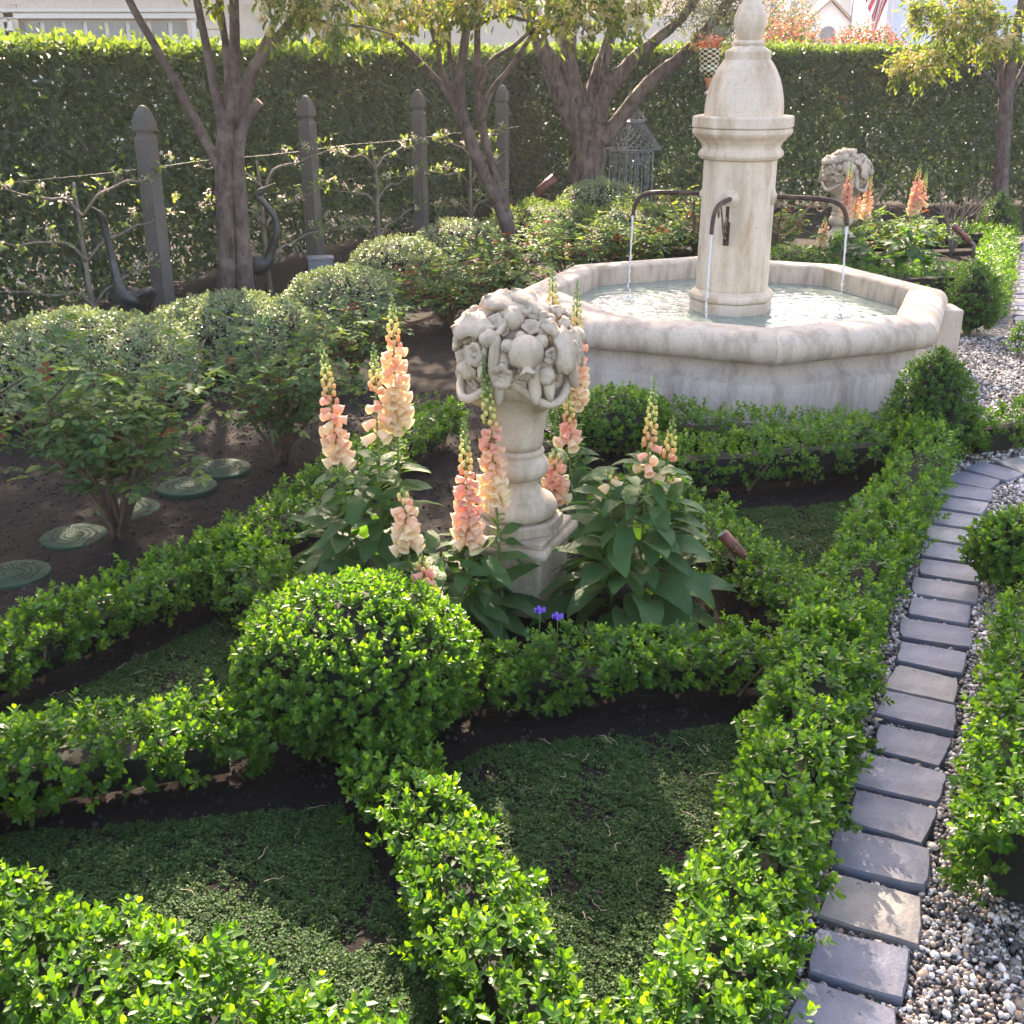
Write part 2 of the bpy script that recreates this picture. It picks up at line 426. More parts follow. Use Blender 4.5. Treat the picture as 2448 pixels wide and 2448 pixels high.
def sprigs(B, Dv, pairs, slen, L, W, tipmax=.8):
    """leafy shoots with opposite pairs; returns leaf arrays"""
    n = len(B); Dv = unit(Dv)
    e1 = unit(np.cross(Dv, rand_dirs(n))); e2 = np.cross(Dv, e1)
    P, D, Nn, LL, WW, rn, tp = [], [], [], [], [], [], []
    sr = rng.random(n); st = np.clip(rng.normal(.45, .35, n), 0, 1) * tipmax
    for j in range(pairs):
        u = j / max(1, pairs - 1)
        rad = e1 if j % 2 == 0 else e2
        for sg in (1, -1):
            ang = (R(68) * (1 - u) + R(30) * u) + rng.normal(0, .18, n)
            rr = unit(rad * sg + rng.normal(0, .2, (n, 3)))
            d = Dv * np.cos(ang)[:, None] + rr * np.sin(ang)[:, None]
            P.append(B + Dv * (slen * (.15 + .85 * u)) + rng.normal(0, .001, (n, 3)))
            D.append(d); Nn.append(Dv * np.sin(ang)[:, None] - rr * np.cos(ang)[:, None])
            s = (.75 + .35 * math.sin(math.pi * min(1, u * .9 + .15))) * rng.uniform(.62, 1.22, n)
            LL.append(L * s); WW.append(W * s); rn.append(np.clip(sr * .5 + rng.random(n) * .35 + .22 * sinoise(B, 7, 4) + .1, 0, 1.25)); tp.append(st * (u ** 1.5))
    cat = np.concatenate
    return cat(P), cat(D), cat(Nn), cat(LL), cat(WW), cat(rn), cat(tp)
def hedge_surface(A, B, w, h, n, zlow=.045):
    A = np.array(A, float); B = np.array(B, float); d = B - A; Ln = np.hypot(*d); d /= Ln; nx = np.array([d[1], -d[0]])
    sec = np.array([(-.36, zlow / h), (-.47, .32), (-.5, .55), (-.47, .8), (-.36, .95), (-.16, 1.), (.16, 1.), (.36, .95), (.47, .8), (.5, .55), (.47, .32), (.36, zlow / h)]) * np.array([w, h])
    sg = np.diff(sec, axis=0); ln = np.hypot(sg[:, 0], sg[:, 1]); wt = ln * np.array([1.0, 1.05, 1.05, 1.1, 1.2, 1.2, 1.2, 1.1, 1.05, 1.05, 1.0]); k = rng.choice(len(sg), n, p=wt / wt.sum()); u = rng.random(n)
    cx = sec[k, 0] + sg[k, 0] * u; cz = sec[k, 1] + sg[k, 1] * u; s = rng.uniform(-.04, Ln + .04, n)
    cap = rng.random(n) < min(.3, .16 / Ln); end = np.where(rng.random(n) < .5, 0., 1.); rad_ = np.sqrt(rng.random(n))
    cx = np.where(cap, cx * rad_, cx); cz = np.where(cap, h * .45 + (cz - h * .45) * rad_, cz); s = np.where(cap, end * Ln + (end * 2 - 1) * rng.uniform(-.02, .05, n), s)
    P = np.stack([A[0] + d[0] * s + nx[0] * cx, A[1] + d[1] * s + nx[1] * cx, cz], 1)
    nr, nz = -sg[k, 1] / ln[k], sg[k, 0] / ln[k]
    Nn = np.stack([nx[0] * nr, nx[1] * nr, np.maximum(nz, -.15)], 1); dd = np.append(d, .25)[None] * (end * 2 - 1)[:, None]; dd[:, 2] = .25
    return P, unit(np.where(cap[:, None], dd, Nn)), s / Ln
def hedge_core(A, B, w, h):
    A = np.array(A, float); B = np.array(B, float); d = B - A; Ln = np.hypot(*d); d /= Ln; nx = np.array([d[1], -d[0]])
    ns = max(2, int(Ln / .06)); sec = [(-.34, .16), (-.5, .6), (-.38, .93), (.38, .93), (.5, .6), (.34, .16), (.2, .05), (-.2, .05)]
    V = []; F = []
    for i in range(ns + 1):
        t = .07 + i / ns * (Ln - .14)
        for x, z in sec:
            x2 = x * (w - .15) * random.uniform(.82, 1.05); z2 = z * (h - .085) * random.uniform(.93, 1.03)
            V.append((A[0] + d[0] * t + nx[0] * x2, A[1] + d[1] * t + nx[1] * x2, z2))
    m = len(sec)
    for i in range(ns):
        for k in range(m): F.append((i * m + k, i * m + (k + 1) % m, (i + 1) * m + (k + 1) % m, (i + 1) * m + k))
    F.append(tuple(range(m))); F.append(tuple(ns * m + k for k in range(m - 1, -1, -1)))
    return MB().add(V, F)
def box_hedge(A, B, w, h, label, dens=900, L=.021, quad=True, pairs=4, stems=True, mat=None, wave=.03):
    Ln = math.hypot(B[0] - A[0], B[1] - A[1])
    mid = ((A[0] + B[0]) / 2, (A[1] + B[1]) / 2, 0)
    t = thing('box_hedge', label, 'hedge', mid, 'low clipped box hedges of the knot garden')
    n = int(dens * 1.2 * Ln)
    P, Nn, _ = hedge_surface(A, B, w, h, n)
    lump = sinoise(P, 9, 1) * wave * 1.6 + sinoise(P, 23, 3) * wave
    gap = sinoise(P, 30, 6) + .6 * sinoise(P, 62, 2); keep = ~((gap < -.22) & (rng.random(n) < .6)); P, Nn, lump = P[keep], Nn[keep], lump[keep]; n = len(P)
    shoot = (rng.random(n) < .14) * rng.uniform(.008, .034, n)
    P = P + Nn * (lump + shoot - rng.random(n) ** 1.5 * .05 - .012)[:, None]
    D = unit(Nn * .7 + np.array([0, 0, .5]) + rand_dirs(n) * .55)
    a = sprigs(P - D * L, D, pairs, L * 1.75, L * 1.06, L * .70)
    a[0][:, 2] = np.maximum(a[0][:, 2], .012)
    obj('foliage', leaves_mesh('box_foliage', a[0], a[1], a[2], a[3], a[4], a[5], a[6], quad), mat or M_BOX, t, True, 'stuff')
    hedge_core(A, B, w, h).build('twig_shade_core', M_TWIG_SHADE, t, world=True)  # solid core whose dark colour shows as shade in the leaf gaps
    if stems:
        k = max(2, int(Ln / .16))
        for i in range(k):
            s = (i + .5 + random.uniform(-.25, .25)) / k
            x = A[0] + (B[0] - A[0]) * s; y = A[1] + (B[1] - A[1]) * s
            m = MB()
            for q in range(2):
                dx, dy = random.uniform(-.05, .05), random.uniform(-.05, .05)
                m.tube([(x + dx * .3, y + dy * .3, -.02), (x + dx, y + dy, .05), (x + dx * 1.8, y + dy * 1.8, .12)], [.006, .005, .004], 5)
            m.build('stem', M_WOODB, t, world=True)
    return t
def revolve_points(c, prof, n):
    prof = np.array(prof, float); seg = np.diff(prof, axis=0); ln = np.hypot(seg[:, 0], seg[:, 1])
    ar = ln * (prof[:-1, 0] + prof[1:, 0] + .01); k = rng.choice(len(seg), n, p=ar / ar.sum()); u = rng.random(n)
    r = prof[k, 0] + seg[k, 0] * u; z = prof[k, 1] + seg[k, 1] * u; a = rng.uniform(0, 2 * math.pi, n)
    nr, nz = seg[k, 1] / ln[k], -seg[k, 0] / ln[k]
    P = np.stack([c[0] + r * np.cos(a), c[1] + r * np.sin(a), c[2] + z], 1)
    N = np.stack([nr * np.cos(a), nr * np.sin(a), nz], 1)
    return P, N
def ell_prof(rx, z0, z1, n=14, lo=-.9):
    zc = (z0 + z1) / 2; hz = (z1 - z0) / 2; out = []
    for i in range(n + 1):
        a = R(-90) * -lo + (R(90) - R(-90) * -lo) * i / n
        out.append((max(.004, rx * math.cos(a)), zc + hz * math.sin(a)))
    return out
def topiary(name, label, cat, loc, prof, n, L, pairs=4, mat=None, quad=True, group=None, wave=.012, aspect=.68, up=.35, shrink=.05, trunk=True, slen=1.7, deep=.045):
    t = thing(name, label, cat, (loc[0], loc[1], 0), group)
    c = (loc[0], loc[1], 0)
    P, N = revolve_points(c, prof, n)
    P = P + N * (sinoise(P, 14, 2) * wave * 1.5 + sinoise(P, 33, 5) * wave - rng.random(n) ** 1.5 * deep - .01)[:, None]
    gap = sinoise(P, 34, 6) + .6 * sinoise(P, 70, 2); keep = ~((gap < -.22) & (rng.random(n) < (.5 if mat is None or mat in (M_BOX, M_BOXD) else .2))); P, N = P[keep], N[keep]; n = len(P)
    D = unit(N * .8 + np.array([0, 0, up]) + rand_dirs(n) * .5)
    a = sprigs(P - D * L, D, pairs, L * slen, L, L * aspect)
    a[0][:, 2] = np.maximum(a[0][:, 2], .01)
    obj('foliage', leaves_mesh(name + '_foliage', *a[:7], quad), mat or M_BOX, t, True, 'stuff')
    pr = [(max(.003, r - shrink * 1.15), z - shrink * (.6 if z > .1 else -.4)) for r, z in prof]
    MB().lathe(pr, 18, c, fn=lambda a, z: random.uniform(.88, 1.05)).build('twig_shade_core', M_TWIG_SHADE, t, world=True)  # same near-black core, painting the shade inside the mound
    if trunk:
        m = MB()
        for q in range(3):
            dx, dy = random.uniform(-.03, .03), random.uniform(-.03, .03)
            m.tube([(c[0] + dx * .4, c[1] + dy * .4, -.02), (c[0] + dx, c[1] + dy, .06), (c[0] + dx * 2, c[1] + dy * 2, .18)], [.011, .009, .007], 6)
        m.build('trunk', M_WOODB, t, world=True)
    return t

# ================================================================== THE SETTING
def lines(a, b, n): return list(np.linspace(a, b, n))
def build_ground():
    xs = [-150, -70, -30, -15, -8, -5, -4] + lines(-3.2, 3.2, 230) + [4, 5, 8, 15, 30, 70, 150]
    ys = [-60, -20, -5, -1, .5] + lines(1.2, 9.2, 290) + [10, 11, 12, 13, 14, 16, 20, 30, 60, 200]
    X, Y = np.meshgrid(xs, ys); P = np.stack([X.ravel(), Y.ravel(), np.zeros(X.size)], 1)
    z = sinoise(P, 2.5, 0) * .010 + sinoise(P, 17, 2) * .006 + sinoise(P, 50, 4) * .004 + rng.normal(0, .0022, len(P))
    fade = ((np.abs(P[:, 0]) <= 3.3) & (P[:, 1] > 1.1) & (P[:, 1] < 9.3))
    P[:, 2] = -.022 + np.where(fade, z, 0)
    nx = len(xs); i = np.arange(len(ys) - 1)[:, None] * nx + np.arange(nx - 1)[None]
    i = i.ravel(); F = np.stack([i, i + 1, i + nx + 1, i + nx], 1)
    o = obj('ground', np_mesh('ground', P, F, smooth=True), M_SOIL); o['kind'] = 'structure'; o['label'] = 'dark brown garden soil under the whole garden'
    return o
build_ground()
def soil_z(P): return -.022 + sinoise(P, 2.5, 0) * .010 + sinoise(P, 17, 2) * .006

GP = [(.15, .9), (.41, 1.5), (.80, 2.42), (1.28, 3.61), (1.64, 4.35), (1.95, 4.98), (.3, 5.05), (.08, 5.6), (-.01, 6.4), (.08, 7.2), (.6, 7.9), (1.3, 8.1),
      (2.1, 7.95), (2.95, 7.65), (3.2, 7.8), (4.8, 11.3), (5.2, 12.2), (7.5, 11.5), (5.2, 5), (3.2, 1), (2.0, .5)]
gp = MB().add([(x, y, .0) for x, y in GP], [tuple(range(len(GP)))]).build('path', M_GRAVEL)
gp['kind'] = 'structure'; gp['label'] = 'pebble path with bluestone edging winding round the fountain'

# pavers: each one a child of the path
def paver_mesh(k):
    rr = random.Random(k); w, l, h = .190, .150, .05
    pts = []
    def edge(a, b, n):
        for i in range(n):
            t = i / n; yield (a[0] + (b[0] - a[0]) * t, a[1] + (b[1] - a[1]) * t)
    c = [(-w / 2, -l / 2), (w / 2, -l / 2), (w / 2, l / 2), (-w / 2, l / 2)]
    c = [(x + rr.uniform(-.012, .012), y + rr.uniform(-.009, .009)) for x, y in c]
    for i in range(4): pts += list(edge(c[i], c[(i + 1) % 4], 5))
    pts = [(x * (.965 if j % 5 == 0 else 1) + rr.uniform(-.0022, .0022), y * (.965 if j % 5 == 0 else 1) + rr.uniform(-.0022, .0022)) for j, (x, y) in enumerate(pts)]
    n = len(pts); V = [(x, y, -.02) for x, y in pts] + [(x, y, h - .025 - .006) for x, y in pts] + [(x * .965, y * .955, h - .025 + rr.uniform(-.0004, .0004)) for x, y in pts]
    V += [(x * .5, y * .5, h - .0247 + rr.uniform(-.0005, .0005)) for x, y in pts] + [(0, 0, h - .024)]
    F = []
    for r in range(3):
        for i in range(n): F.append((r * n + i, r * n + (i + 1) % n, (r + 1) * n + (i + 1) % n, (r + 1) * n + i))
    for i in range(n): F.append((3 * n + i, 3 * n + (i + 1) % n, 4 * n))
    me = MB().add(V, F).mesh('paver', True); me.materials.append(M_PAVER); return me
PM = [paver_mesh(k) for k in range(7)]
def lay_row(poly, step, width=1.0):
    P = [np.array(p) for p in poly]; d = [np.linalg.norm(P[i + 1] - P[i]) for i in range(len(P) - 1)]; cum = np.concatenate([[0], np.cumsum(d)])
    s = 0; out = []
    while s < cum[-1]:
        i = min(len(d) - 1, int(np.searchsorted(cum, s, 'right') - 1)); t = (s - cum[i]) / d[i]
        p = P[i] + (P[i + 1] - P[i]) * t
        # averaged direction
        q0 = max(0, s - .1); q1 = min(cum[-1], s + .1)
        f = lambda q: np.array([np.interp(q, cum, [a[0] for a in P]), np.interp(q, cum, [a[1] for a in P])])
        tg = f(q1) - f(q0); out.append((p, math.atan2(tg[1], tg[0]))); s += step
    for k, (p, a) in enumerate(out):
        o = bpy.data.objects.new('paver', PM[random.randrange(7)]); C.objects.link(o); o.parent = gp
        o.location = (p[0] + random.uniform(-.006, .006), p[1], .0 + random.uniform(-.004, .004))
        o.rotation_euler = (random.uniform(-.012, .012), random.uniform(-.012, .012), a - R(90) + random.uniform(-.03, .03))
        es = o.modifiers.new('edges', 'EDGE_SPLIT'); es.split_angle = R(28)
        o.scale = (width * random.uniform(.96, 1.03), random.uniform(.95, 1.03), 1)
    return out
ROW = [(.475, 1.32), (.645, 1.67), (.845, 2.13), (1.08, 2.64), (1.24, 2.97), (1.39, 3.32), (1.54, 3.65), (1.69, 3.99), (1.83, 4.31), (1.90, 4.47), (2.0, 4.62), (2.13, 4.73), (2.27, 4.79), (2.6, 4.9), (3.2, 5.1)]
near_row = lay_row(ROW, .172, 1.05)
far_row = lay_row([(3.42, 7.4), (3.55, 7.75), (4.95, 11.0), (5.3, 11.8)], .172, .95)

# loose pebbles: far too many to count
ICO = None
def ico():
    global ICO
    if ICO is None:
        t = (1 + 5 ** .5) / 2
        v = unit(np.array([(-1, t, 0), (1, t, 0), (-1, -t, 0), (1, -t, 0), (0, -1, t), (0, 1, t), (0, -1, -t), (0, 1, -t), (t, 0, -1), (t, 0, 1), (-t, 0, -1), (-t, 0, 1)], float))
        f = np.array([(0, 11, 5), (0, 5, 1), (0, 1, 7), (0, 7, 10), (0, 10, 11), (1, 5, 9), (5, 11, 4), (11, 10, 2), (10, 7, 6), (7, 1, 8), (3, 9, 4), (3, 4, 2), (3, 2, 6), (3, 6, 8), (3, 8, 9), (4, 9, 5), (2, 4, 11), (6, 2, 10), (8, 6, 7), (9, 8, 1)])
        ICO = (v, f)
    return ICO
def blobs(P, sc, rnd, rot=True, name='blobs'):
    v, f = ico(); n = len(P)
    if rot:
        q = rng.normal(size=(n, 4)); q = q / np.linalg.norm(q, axis=1, keepdims=True); w, x, y, z = q.T
        Rm = np.stack([1 - 2 * (y * y + z * z), 2 * (x * y - w * z), 2 * (x * z + w * y), 2 * (x * y + w * z), 1 - 2 * (x * x + z * z), 2 * (y * z - w * x), 2 * (x * z - w * y), 2 * (y * z + w * x), 1 - 2 * (x * x + y * y)], 1).reshape(n, 3, 3)
    else: Rm = np.broadcast_to(np.eye(3), (n, 3, 3))
    base = v[None] * sc[:, None, :] * rng.uniform(.88, 1.1, (n, 12, 1))
    V = np.einsum('nij,nkj->nki', Rm, base) + P[:, None, :]
    F = (f[None] + (np.arange(n) * 12)[:, None, None]).reshape(-1, 3)
    return np_mesh(name, V.reshape(-1, 3), F, {'rnd': np.repeat(rnd, 12)}, smooth=True)
def in_poly(P, poly):
    x, y = P[:, 0], P[:, 1]; c = np.zeros(len(P), bool); j = len(poly) - 1
    for i in range(len(poly)):
        xi, yi = poly[i]; xj, yj = poly[j]
        c ^= ((yi > y) != (yj > y)) & (x < (xj - xi) * (y - yi) / (yj - yi + 1e-12) + xi); j = i
    return c
def seg_dist(P, a, b):
    a = np.array(a); b = np.array(b); d = b - a; t = np.clip(((P[:, :2] - a) @ d) / (d @ d), 0, 1)
    return np.linalg.norm(P[:, :2] - a - t[:, None] * d, axis=1)
def scatter_pebbles():
    Pn = np.stack([rng.uniform(.2, 2.3, 115000), rng.uniform(1.3, 4.9, 115000), np.zeros(115000)], 1)
    zone = [(.26, 1.3), (.45, 1.6), (.82, 2.42), (1.36, 3.61), (1.7, 4.3), (2.05, 4.95), (2.3, 4.95), (2.3, 4.4), (1.75, 3.2), (1.3, 2.1), (1.1, 1.3)]
    Pn = Pn[in_poly(Pn, zone)]
    # none on the pavers themselves
    keep = np.ones(len(Pn), bool)
    for p, a in near_row:
        d = Pn[:, :2] - p; ca, sa = math.cos(a - R(90)), math.sin(a - R(90))
        keep &= ~((np.abs(d[:, 0] * ca + d[:, 1] * sa) < .098) & (np.abs(-d[:, 0] * sa + d[:, 1] * ca) < .076))
    Pn = Pn[keep]
    r = rng.gamma(7, .0054 / 7, len(Pn)) + .0011
    Pn[:, 2] = rng.uniform(.001, .010, len(Pn))
    Pf = np.stack([rng.uniform(2.0, 4.2, 26000), rng.uniform(4.6, 7.4, 26000), np.full(26000, .004)], 1)
    zf = [(2.05, 4.95), (2.3, 4.85), (3.4, 5.2), (4.2, 6.4), (3.5, 7.4), (3.1, 7.5), (2.5, 7.3), (2.62, 6.5), (2.2, 5.7)]
    Pf = Pf[in_poly(Pf, zf)]; rf = rng.gamma(9, .0085 / 9, len(Pf))
    P = np.concatenate([Pn, Pf]); rr = np.concatenate([r, rf])
    sc = rr[:, None] * np.stack([rng.uniform(.95, 1.4, len(P)), rng.uniform(.85, 1.1, len(P)), rng.uniform(.55, .8, len(P))], 1)
    o = obj('gravel', blobs(P, sc, rng.random(len(P)), True, 'gravel'), M_PEB); tag(o, 'loose white, grey and black pebbles covering the path', kind='stuff', cat='gravel')
scatter_pebbles()

# ------------------------------------------------------------------ creeping ground cover in the beds
BEDS = {
    'near_bed': [(-1.5, 1.55), (-.5, 1.35), (.1, 1.3), (.02, 1.55), (-.25, 2.0), (-.42, 2.35), (-.7, 2.3), (-1.5, 2.2)],
    'middle_bed': [(-.25, 2.42), (-.1, 2.05), (.15, 1.55), (.3, 1.45), (.5, 2.0), (.72, 2.5), (.82, 2.75), (.35, 2.66), (-.05, 2.62)],
    'left_bed': [(-1.6, 2.42), (-1.15, 2.42), (-.75, 2.52), (-.6, 2.75), (-.65, 2.95), (-.95, 3.4), (-1.25, 2.95), (-1.7, 2.5)],
    'fountain_bed': [(.72, 4.3), (.8, 3.8), (.95, 3.3), (1.08, 3.25), (1.5, 4.15), (1.62, 4.5), (1.2, 4.4)],
}
COVER_LABEL = {'near_bed': 'creeping ground cover in the large bed below the box dome', 'middle_bed': 'creeping ground cover in the bed between dome and path hedge',
               'left_bed': 'creeping ground cover in the bed below the green lids', 'fountain_bed': 'creeping ground cover in the small bed before the fountain'}
for nm, poly in BEDS.items():
    pa = np.array(poly); lo, hi = pa.min(0), pa.max(0); area = (hi - lo).prod()
    n = int(area * 170000); P = np.stack([rng.uniform(lo[0], hi[0], n), rng.uniform(lo[1], hi[1], n), np.zeros(n)], 1)
    P = P[in_poly(P, poly)]
    m = .7 * sinoise(P, 13, 6) + .6 * sinoise(P, 34, 2) + .55 * sinoise(P, 85, 5) + rng.normal(0, .2, len(P))
    keep = m > -.24; P = P[keep]; m = m[keep]
    P[:, 2] = soil_z(P) + np.clip(m + .24, 0, .8) * .020 * rng.uniform(.2, 1, len(P)) + .003
    n = len(P); D = unit(rand_dirs(n) * np.array([1, 1, .35]) + np.array([0, 0, .25])); Nn = unit(np.array([0, 0, 1.]) + rand_dirs(n) * .6)
    L = rng.uniform(.0042, .0088, n)
    o = obj('ground_cover', leaves_mesh('ground_cover', P, D, Nn, L, L * .8, rng.random(n), (rng.random(n) < .14) * rng.random(n), False), M_COVER)
    tag(o, COVER_LABEL[nm], kind='stuff', cat='ground cover')
# dry runners and crumbs of bark lying on the soil
def litter():
    m = MB(); allp = list(BEDS.values())
    for i in range(130):
        poly = allp[i % 4]; pa = np.array(poly)
        while True:
            p = [random.uniform(pa[:, 0].min(), pa[:, 0].max()), random.uniform(pa[:, 1].min(), pa[:, 1].max())]
            if in_poly(np.array([p]), poly)[0]: break
        a = random.uniform(0, 6.28); q = []; z = random.uniform(.003, .015)
        for k in range(5):
            q.append((p[0], p[1], z + random.uniform(-.004, .006))); a += random.uniform(-.7, .7); s = random.uniform(.006, .016); p = [p[0] + math.cos(a) * s, p[1] + math.sin(a) * s]
        m.tube(q, random.uniform(.0005, .0011), 4)
    o = m.build('twig_litter', plain('dry_twig', (.3, .24, .17), .9)); tag(o, 'dry twigs and runners scattered over the beds', kind='stuff', cat='litter')
    n = 22000; P = np.stack([rng.uniform(-2.3, 1.2, n), rng.uniform(1.5, 6.2, n), np.zeros(n)], 1)
    P = P[P[:, 0] < .35 + (P[:, 1] - 1.5) * .42 - .15]; P[:, 2] = soil_z(P) + .002; r = rng.gamma(2, .0032, len(P))[:, None]
    o = obj('soil_crumbs', blobs(P, np.clip(r * .6, .001, .0085) * rng.uniform(.6, 1.3, (len(P), 3)), rng.random(len(P)), True, 'crumbs'), plain('crumb', (.03, .024, .02), .95, var=.8, scale=9))
    tag(o, 'crumbs of dark soil lying loose on the beds', kind='stuff', cat='soil')
litter()

# ------------------------------------------------------------------ tall hedges
def tall_hedge(name, label, A, B, face, h, thick, nf, nt_, nb, nstem):
    A = np.array(A, float); B = np.array(B, float); d = B - A; Ln = np.hypot(*d); d /= Ln; nx = np.array(face, float); nx /= np.hypot(*nx)
    t = thing(name, label, 'hedge', ((A[0] + B[0]) / 2, (A[1] + B[1]) / 2, 0))
    def rows(n, kind):
        s = rng.uniform(0, Ln, n)
        if kind == 'front': off = -rng.random(n) ** 1.4 * .22; z = .05 + (h - .05) * rng.random(n) ** .95
        elif kind == 'top': off = -rng.uniform(-.02, thick, n); z = h + rng.normal(0, .022, n) - rng.random(n) ** 2 * .1
        else: off = -thick + rng.random(n) * .2; z = .3 + (h - .3) * rng.random(n)
        P = np.stack([A[0] + d[0] * s + nx[0] * off, A[1] + d[1] * s + nx[1] * off, z], 1)
        lump = sinoise(P, 5, 1) * .05 + sinoise(P, 12, 4) * .025
        if kind == 'front':
            keep = ~((z < .75) & (sinoise(P, 4, 7) > -.05 + (z - .2) * .5) & (rng.random(n) < .35)); P = P + np.append(nx, 0) * lump[:, None]; P = P[keep]
            n = len(P); D = unit(np.append(nx, .15) * .5 + np.array([0, 0, -.35]) + rand_dirs(n) * .8); N = unit(np.append(nx, .7) + rand_dirs(n) * .55)
            tp = (rng.random(n) < .07) * rng.random(n)
        elif kind == 'top':
            P[:, 2] += lump * .9 + (rng.random(n) < .04) * rng.uniform(0, .09, n); D = unit(np.array([0, 0, .55]) + rand_dirs(n) * .8); N = unit(rand_dirs(n) + np.array([0, 0, .6])); tp = rng.random(n) * .9  # top leaves get the lighter tip colour to paint sun on the edge
        else:
            D = unit(-np.append(nx, -.2) * .5 + rand_dirs(n)); N = unit(rand_dirs(n) + np.array([0, 0, .5])); tp = np.zeros(n)
        return P, D, N, tp
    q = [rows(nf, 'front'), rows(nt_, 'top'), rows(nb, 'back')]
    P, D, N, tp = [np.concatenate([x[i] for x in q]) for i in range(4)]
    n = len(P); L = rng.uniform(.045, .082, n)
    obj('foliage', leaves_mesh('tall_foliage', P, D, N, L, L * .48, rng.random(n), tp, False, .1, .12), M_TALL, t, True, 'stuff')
    for i in range(nstem):
        s = (i + .5) / nstem * Ln + random.uniform(-.12, .12); x, y = A + d * s - nx * (thick * .45)
        m = MB(); lean = random.uniform(-.15, .15)
        stube(m, [(x, y, -.05, .05), (x + d[0] * lean * .4, y + d[1] * lean * .4, .6, .04), (x + d[0] * lean, y + d[1] * lean, 1.2, .032), (x + d[0] * lean * 1.6, y + d[1] * lean * 1.6, h - .1, .012)], 7, 3)
        for k in range(4):
            z = random.uniform(.4, 1.2); b = random.choice([-1, 1]); l = random.uniform(.3, .5)
            m.tube([(x, y, z), (x + d[0] * b * l * .5 + nx[0] * .06, y + d[1] * b * l * .5 + nx[1] * .06, z + l * .6), (x + d[0] * b * l * .8 + nx[0] * .1, y + d[1] * b * l * .8 + nx[1] * .1, z + l * 1.2)], [.016, .012, .006], 5)
        m.build('stem', M_BARK, t, True, world=True)
    return t
tall_hedge('tall_hedge', 'tall clipped evergreen hedge behind the row of fence posts', (-5.0, 4.6), (.15, 15.1), (.9, -.44), 1.785, .8, 88000, 30000, 30000, 16)
tall_hedge('tall_hedge', 'tall clipped evergreen hedge closing the garden behind the fountain', (-.1, 14.75), (9.5, 14.75), (0, -1), 1.815, .85, 80000, 28000, 28000, 14)

# ------------------------------------------------------------------ low box hedges
HG = [
 ((-1.55, 1.93), (-.05, 1.27), .30, .23, 'sunlit low box hedge across the near corner of the big bed', 1150, .022, True, 4),
 ((.19, 1.15), (-.30, 2.38), .23, .19, 'low box hedge running from the dome down between two beds', 1000, .021, True, 4),
 ((-1.75, 2.18), (-.66, 2.50), .27, .21, 'low box hedge from the picture edge to the box dome', 1000, .021, True, 4),
 ((-.16, 2.77), (.88, 2.93), .23, .185, 'low box hedge between the urn and the middle bed', 950, .020, True, 4),
 ((.23, 1.25), (.91, 2.88), .25, .24, 'nearest stretch of box hedge beside the bluestone pavers', 1050, .021, True, 4),
 ((.91, 2.88), (1.34, 3.78), .26, .23, 'box hedge stretch beside the pavers next to the copper spotlight', 850, .020, True, 4),
 ((1.34, 3.78), (1.85, 4.82), .26, .23, 'box hedge stretch beside the pavers just before the box cone', 750, .020, False, 4),
 ((-1.95, 2.15), (-.98, 3.60), .26, .20, 'low box hedge below the row of green lids', 900, .021, True, 4),
 ((-.98, 3.60), (-.32, 5.25), .25, .20, 'low box hedge running behind the foxgloves towards the fountain', 620, .020, False, 4),
 ((-.94, 3.52), (-.58, 2.98), .26, .20, 'short box hedge linking the lid border to the dome', 950, .021, True, 4),
 ((.55, 4.42), (.96, 3.05), .22, .18, 'low box hedge behind the copper spotlight', 750, .019, False, 4),
 ((.20, 5.13), (1.72, 4.92), .26, .22, 'dark box hedge running along the foot of the fountain', 620, .020, False, 4),
 ((.62, 4.50), (1.75, 4.78), .26, .24, 'box hedge in front of the hedge at the fountain foot', 650, .020, False, 4),
 ((2.08, 4.98), (3.0, 5.35), .24, .22, 'box hedge to the right of the box cone across the gravel', 600, .020, False, 4),
 ((3.1, 6.75), (4.2, 7.2), .26, .22, 'box hedge at the picture edge beyond the gravel', 450, .021, False, 4),
 ((3.28, 7.85), (4.62, 10.95), .30, .24, 'long box hedge beside the far row of pavers', 380, .022, False, 3),
 ((2.3, 8.75), (3.55, 9.0), .28, .22, 'box hedge behind the fountain below the far foxgloves', 420, .022, False, 3),
 ((3.1, 10.9), (4.7, 11.3), .28, .24, 'farthest low box hedge behind the second urn', 350, .022, False, 3),
]
for A, B, w, h, lab, dn, L, q, pr in HG: box_hedge(A, B, w, h, lab, dn, L, q, pr, stems=B[1] < 6)
DOME = ell_prof(.325, -.02, .425, 16, -.72)
topiary('box_dome', 'large rounded box dome at the crossing of the low hedges', 'topiary', (-.415, 2.69), DOME, 2900, .0195, 4)
topiary('box_ball', 'sun-tipped box mound between the urn and the fountain', 'topiary', (.50, 5.1), ell_prof(.25, -.02, .30, 12, -.5), 900, .019, 4, M_BOX, False)
topiary('box_cone', 'tall box cone standing at the near corner of the fountain', 'topiary', (1.93, 5.02), [(.18, .03), (.235, .1), (.22, .2), (.165, .34), (.095, .45), (.004, .51)], 1300, .020, 4, M_BOXD, False)
topiary('box_cone', 'egg-shaped box cone right of the fountain basin', 'topiary', (3.05, 7.52), [(.13, .03), (.18, .12), (.18, .25), (.14, .38), (.07, .46), (.004, .49)], 800, .021, 4, M_BOXD, False)
topiary('box_cone', 'distant box cone at the far end of the path hedge', 'topiary', (4.78, 11.45), [(.17, .03), (.22, .12), (.2, .26), (.14, .4), (.004, .52)], 600, .023, 3, M_BOXD, False)
topiary('box_ball', 'small box ball between the pavers and the picture edge', 'topiary', (1.70, 3.52), ell_prof(.17, .02, .31, 12, -.7), 800, .020, 4, M_BOX, True)
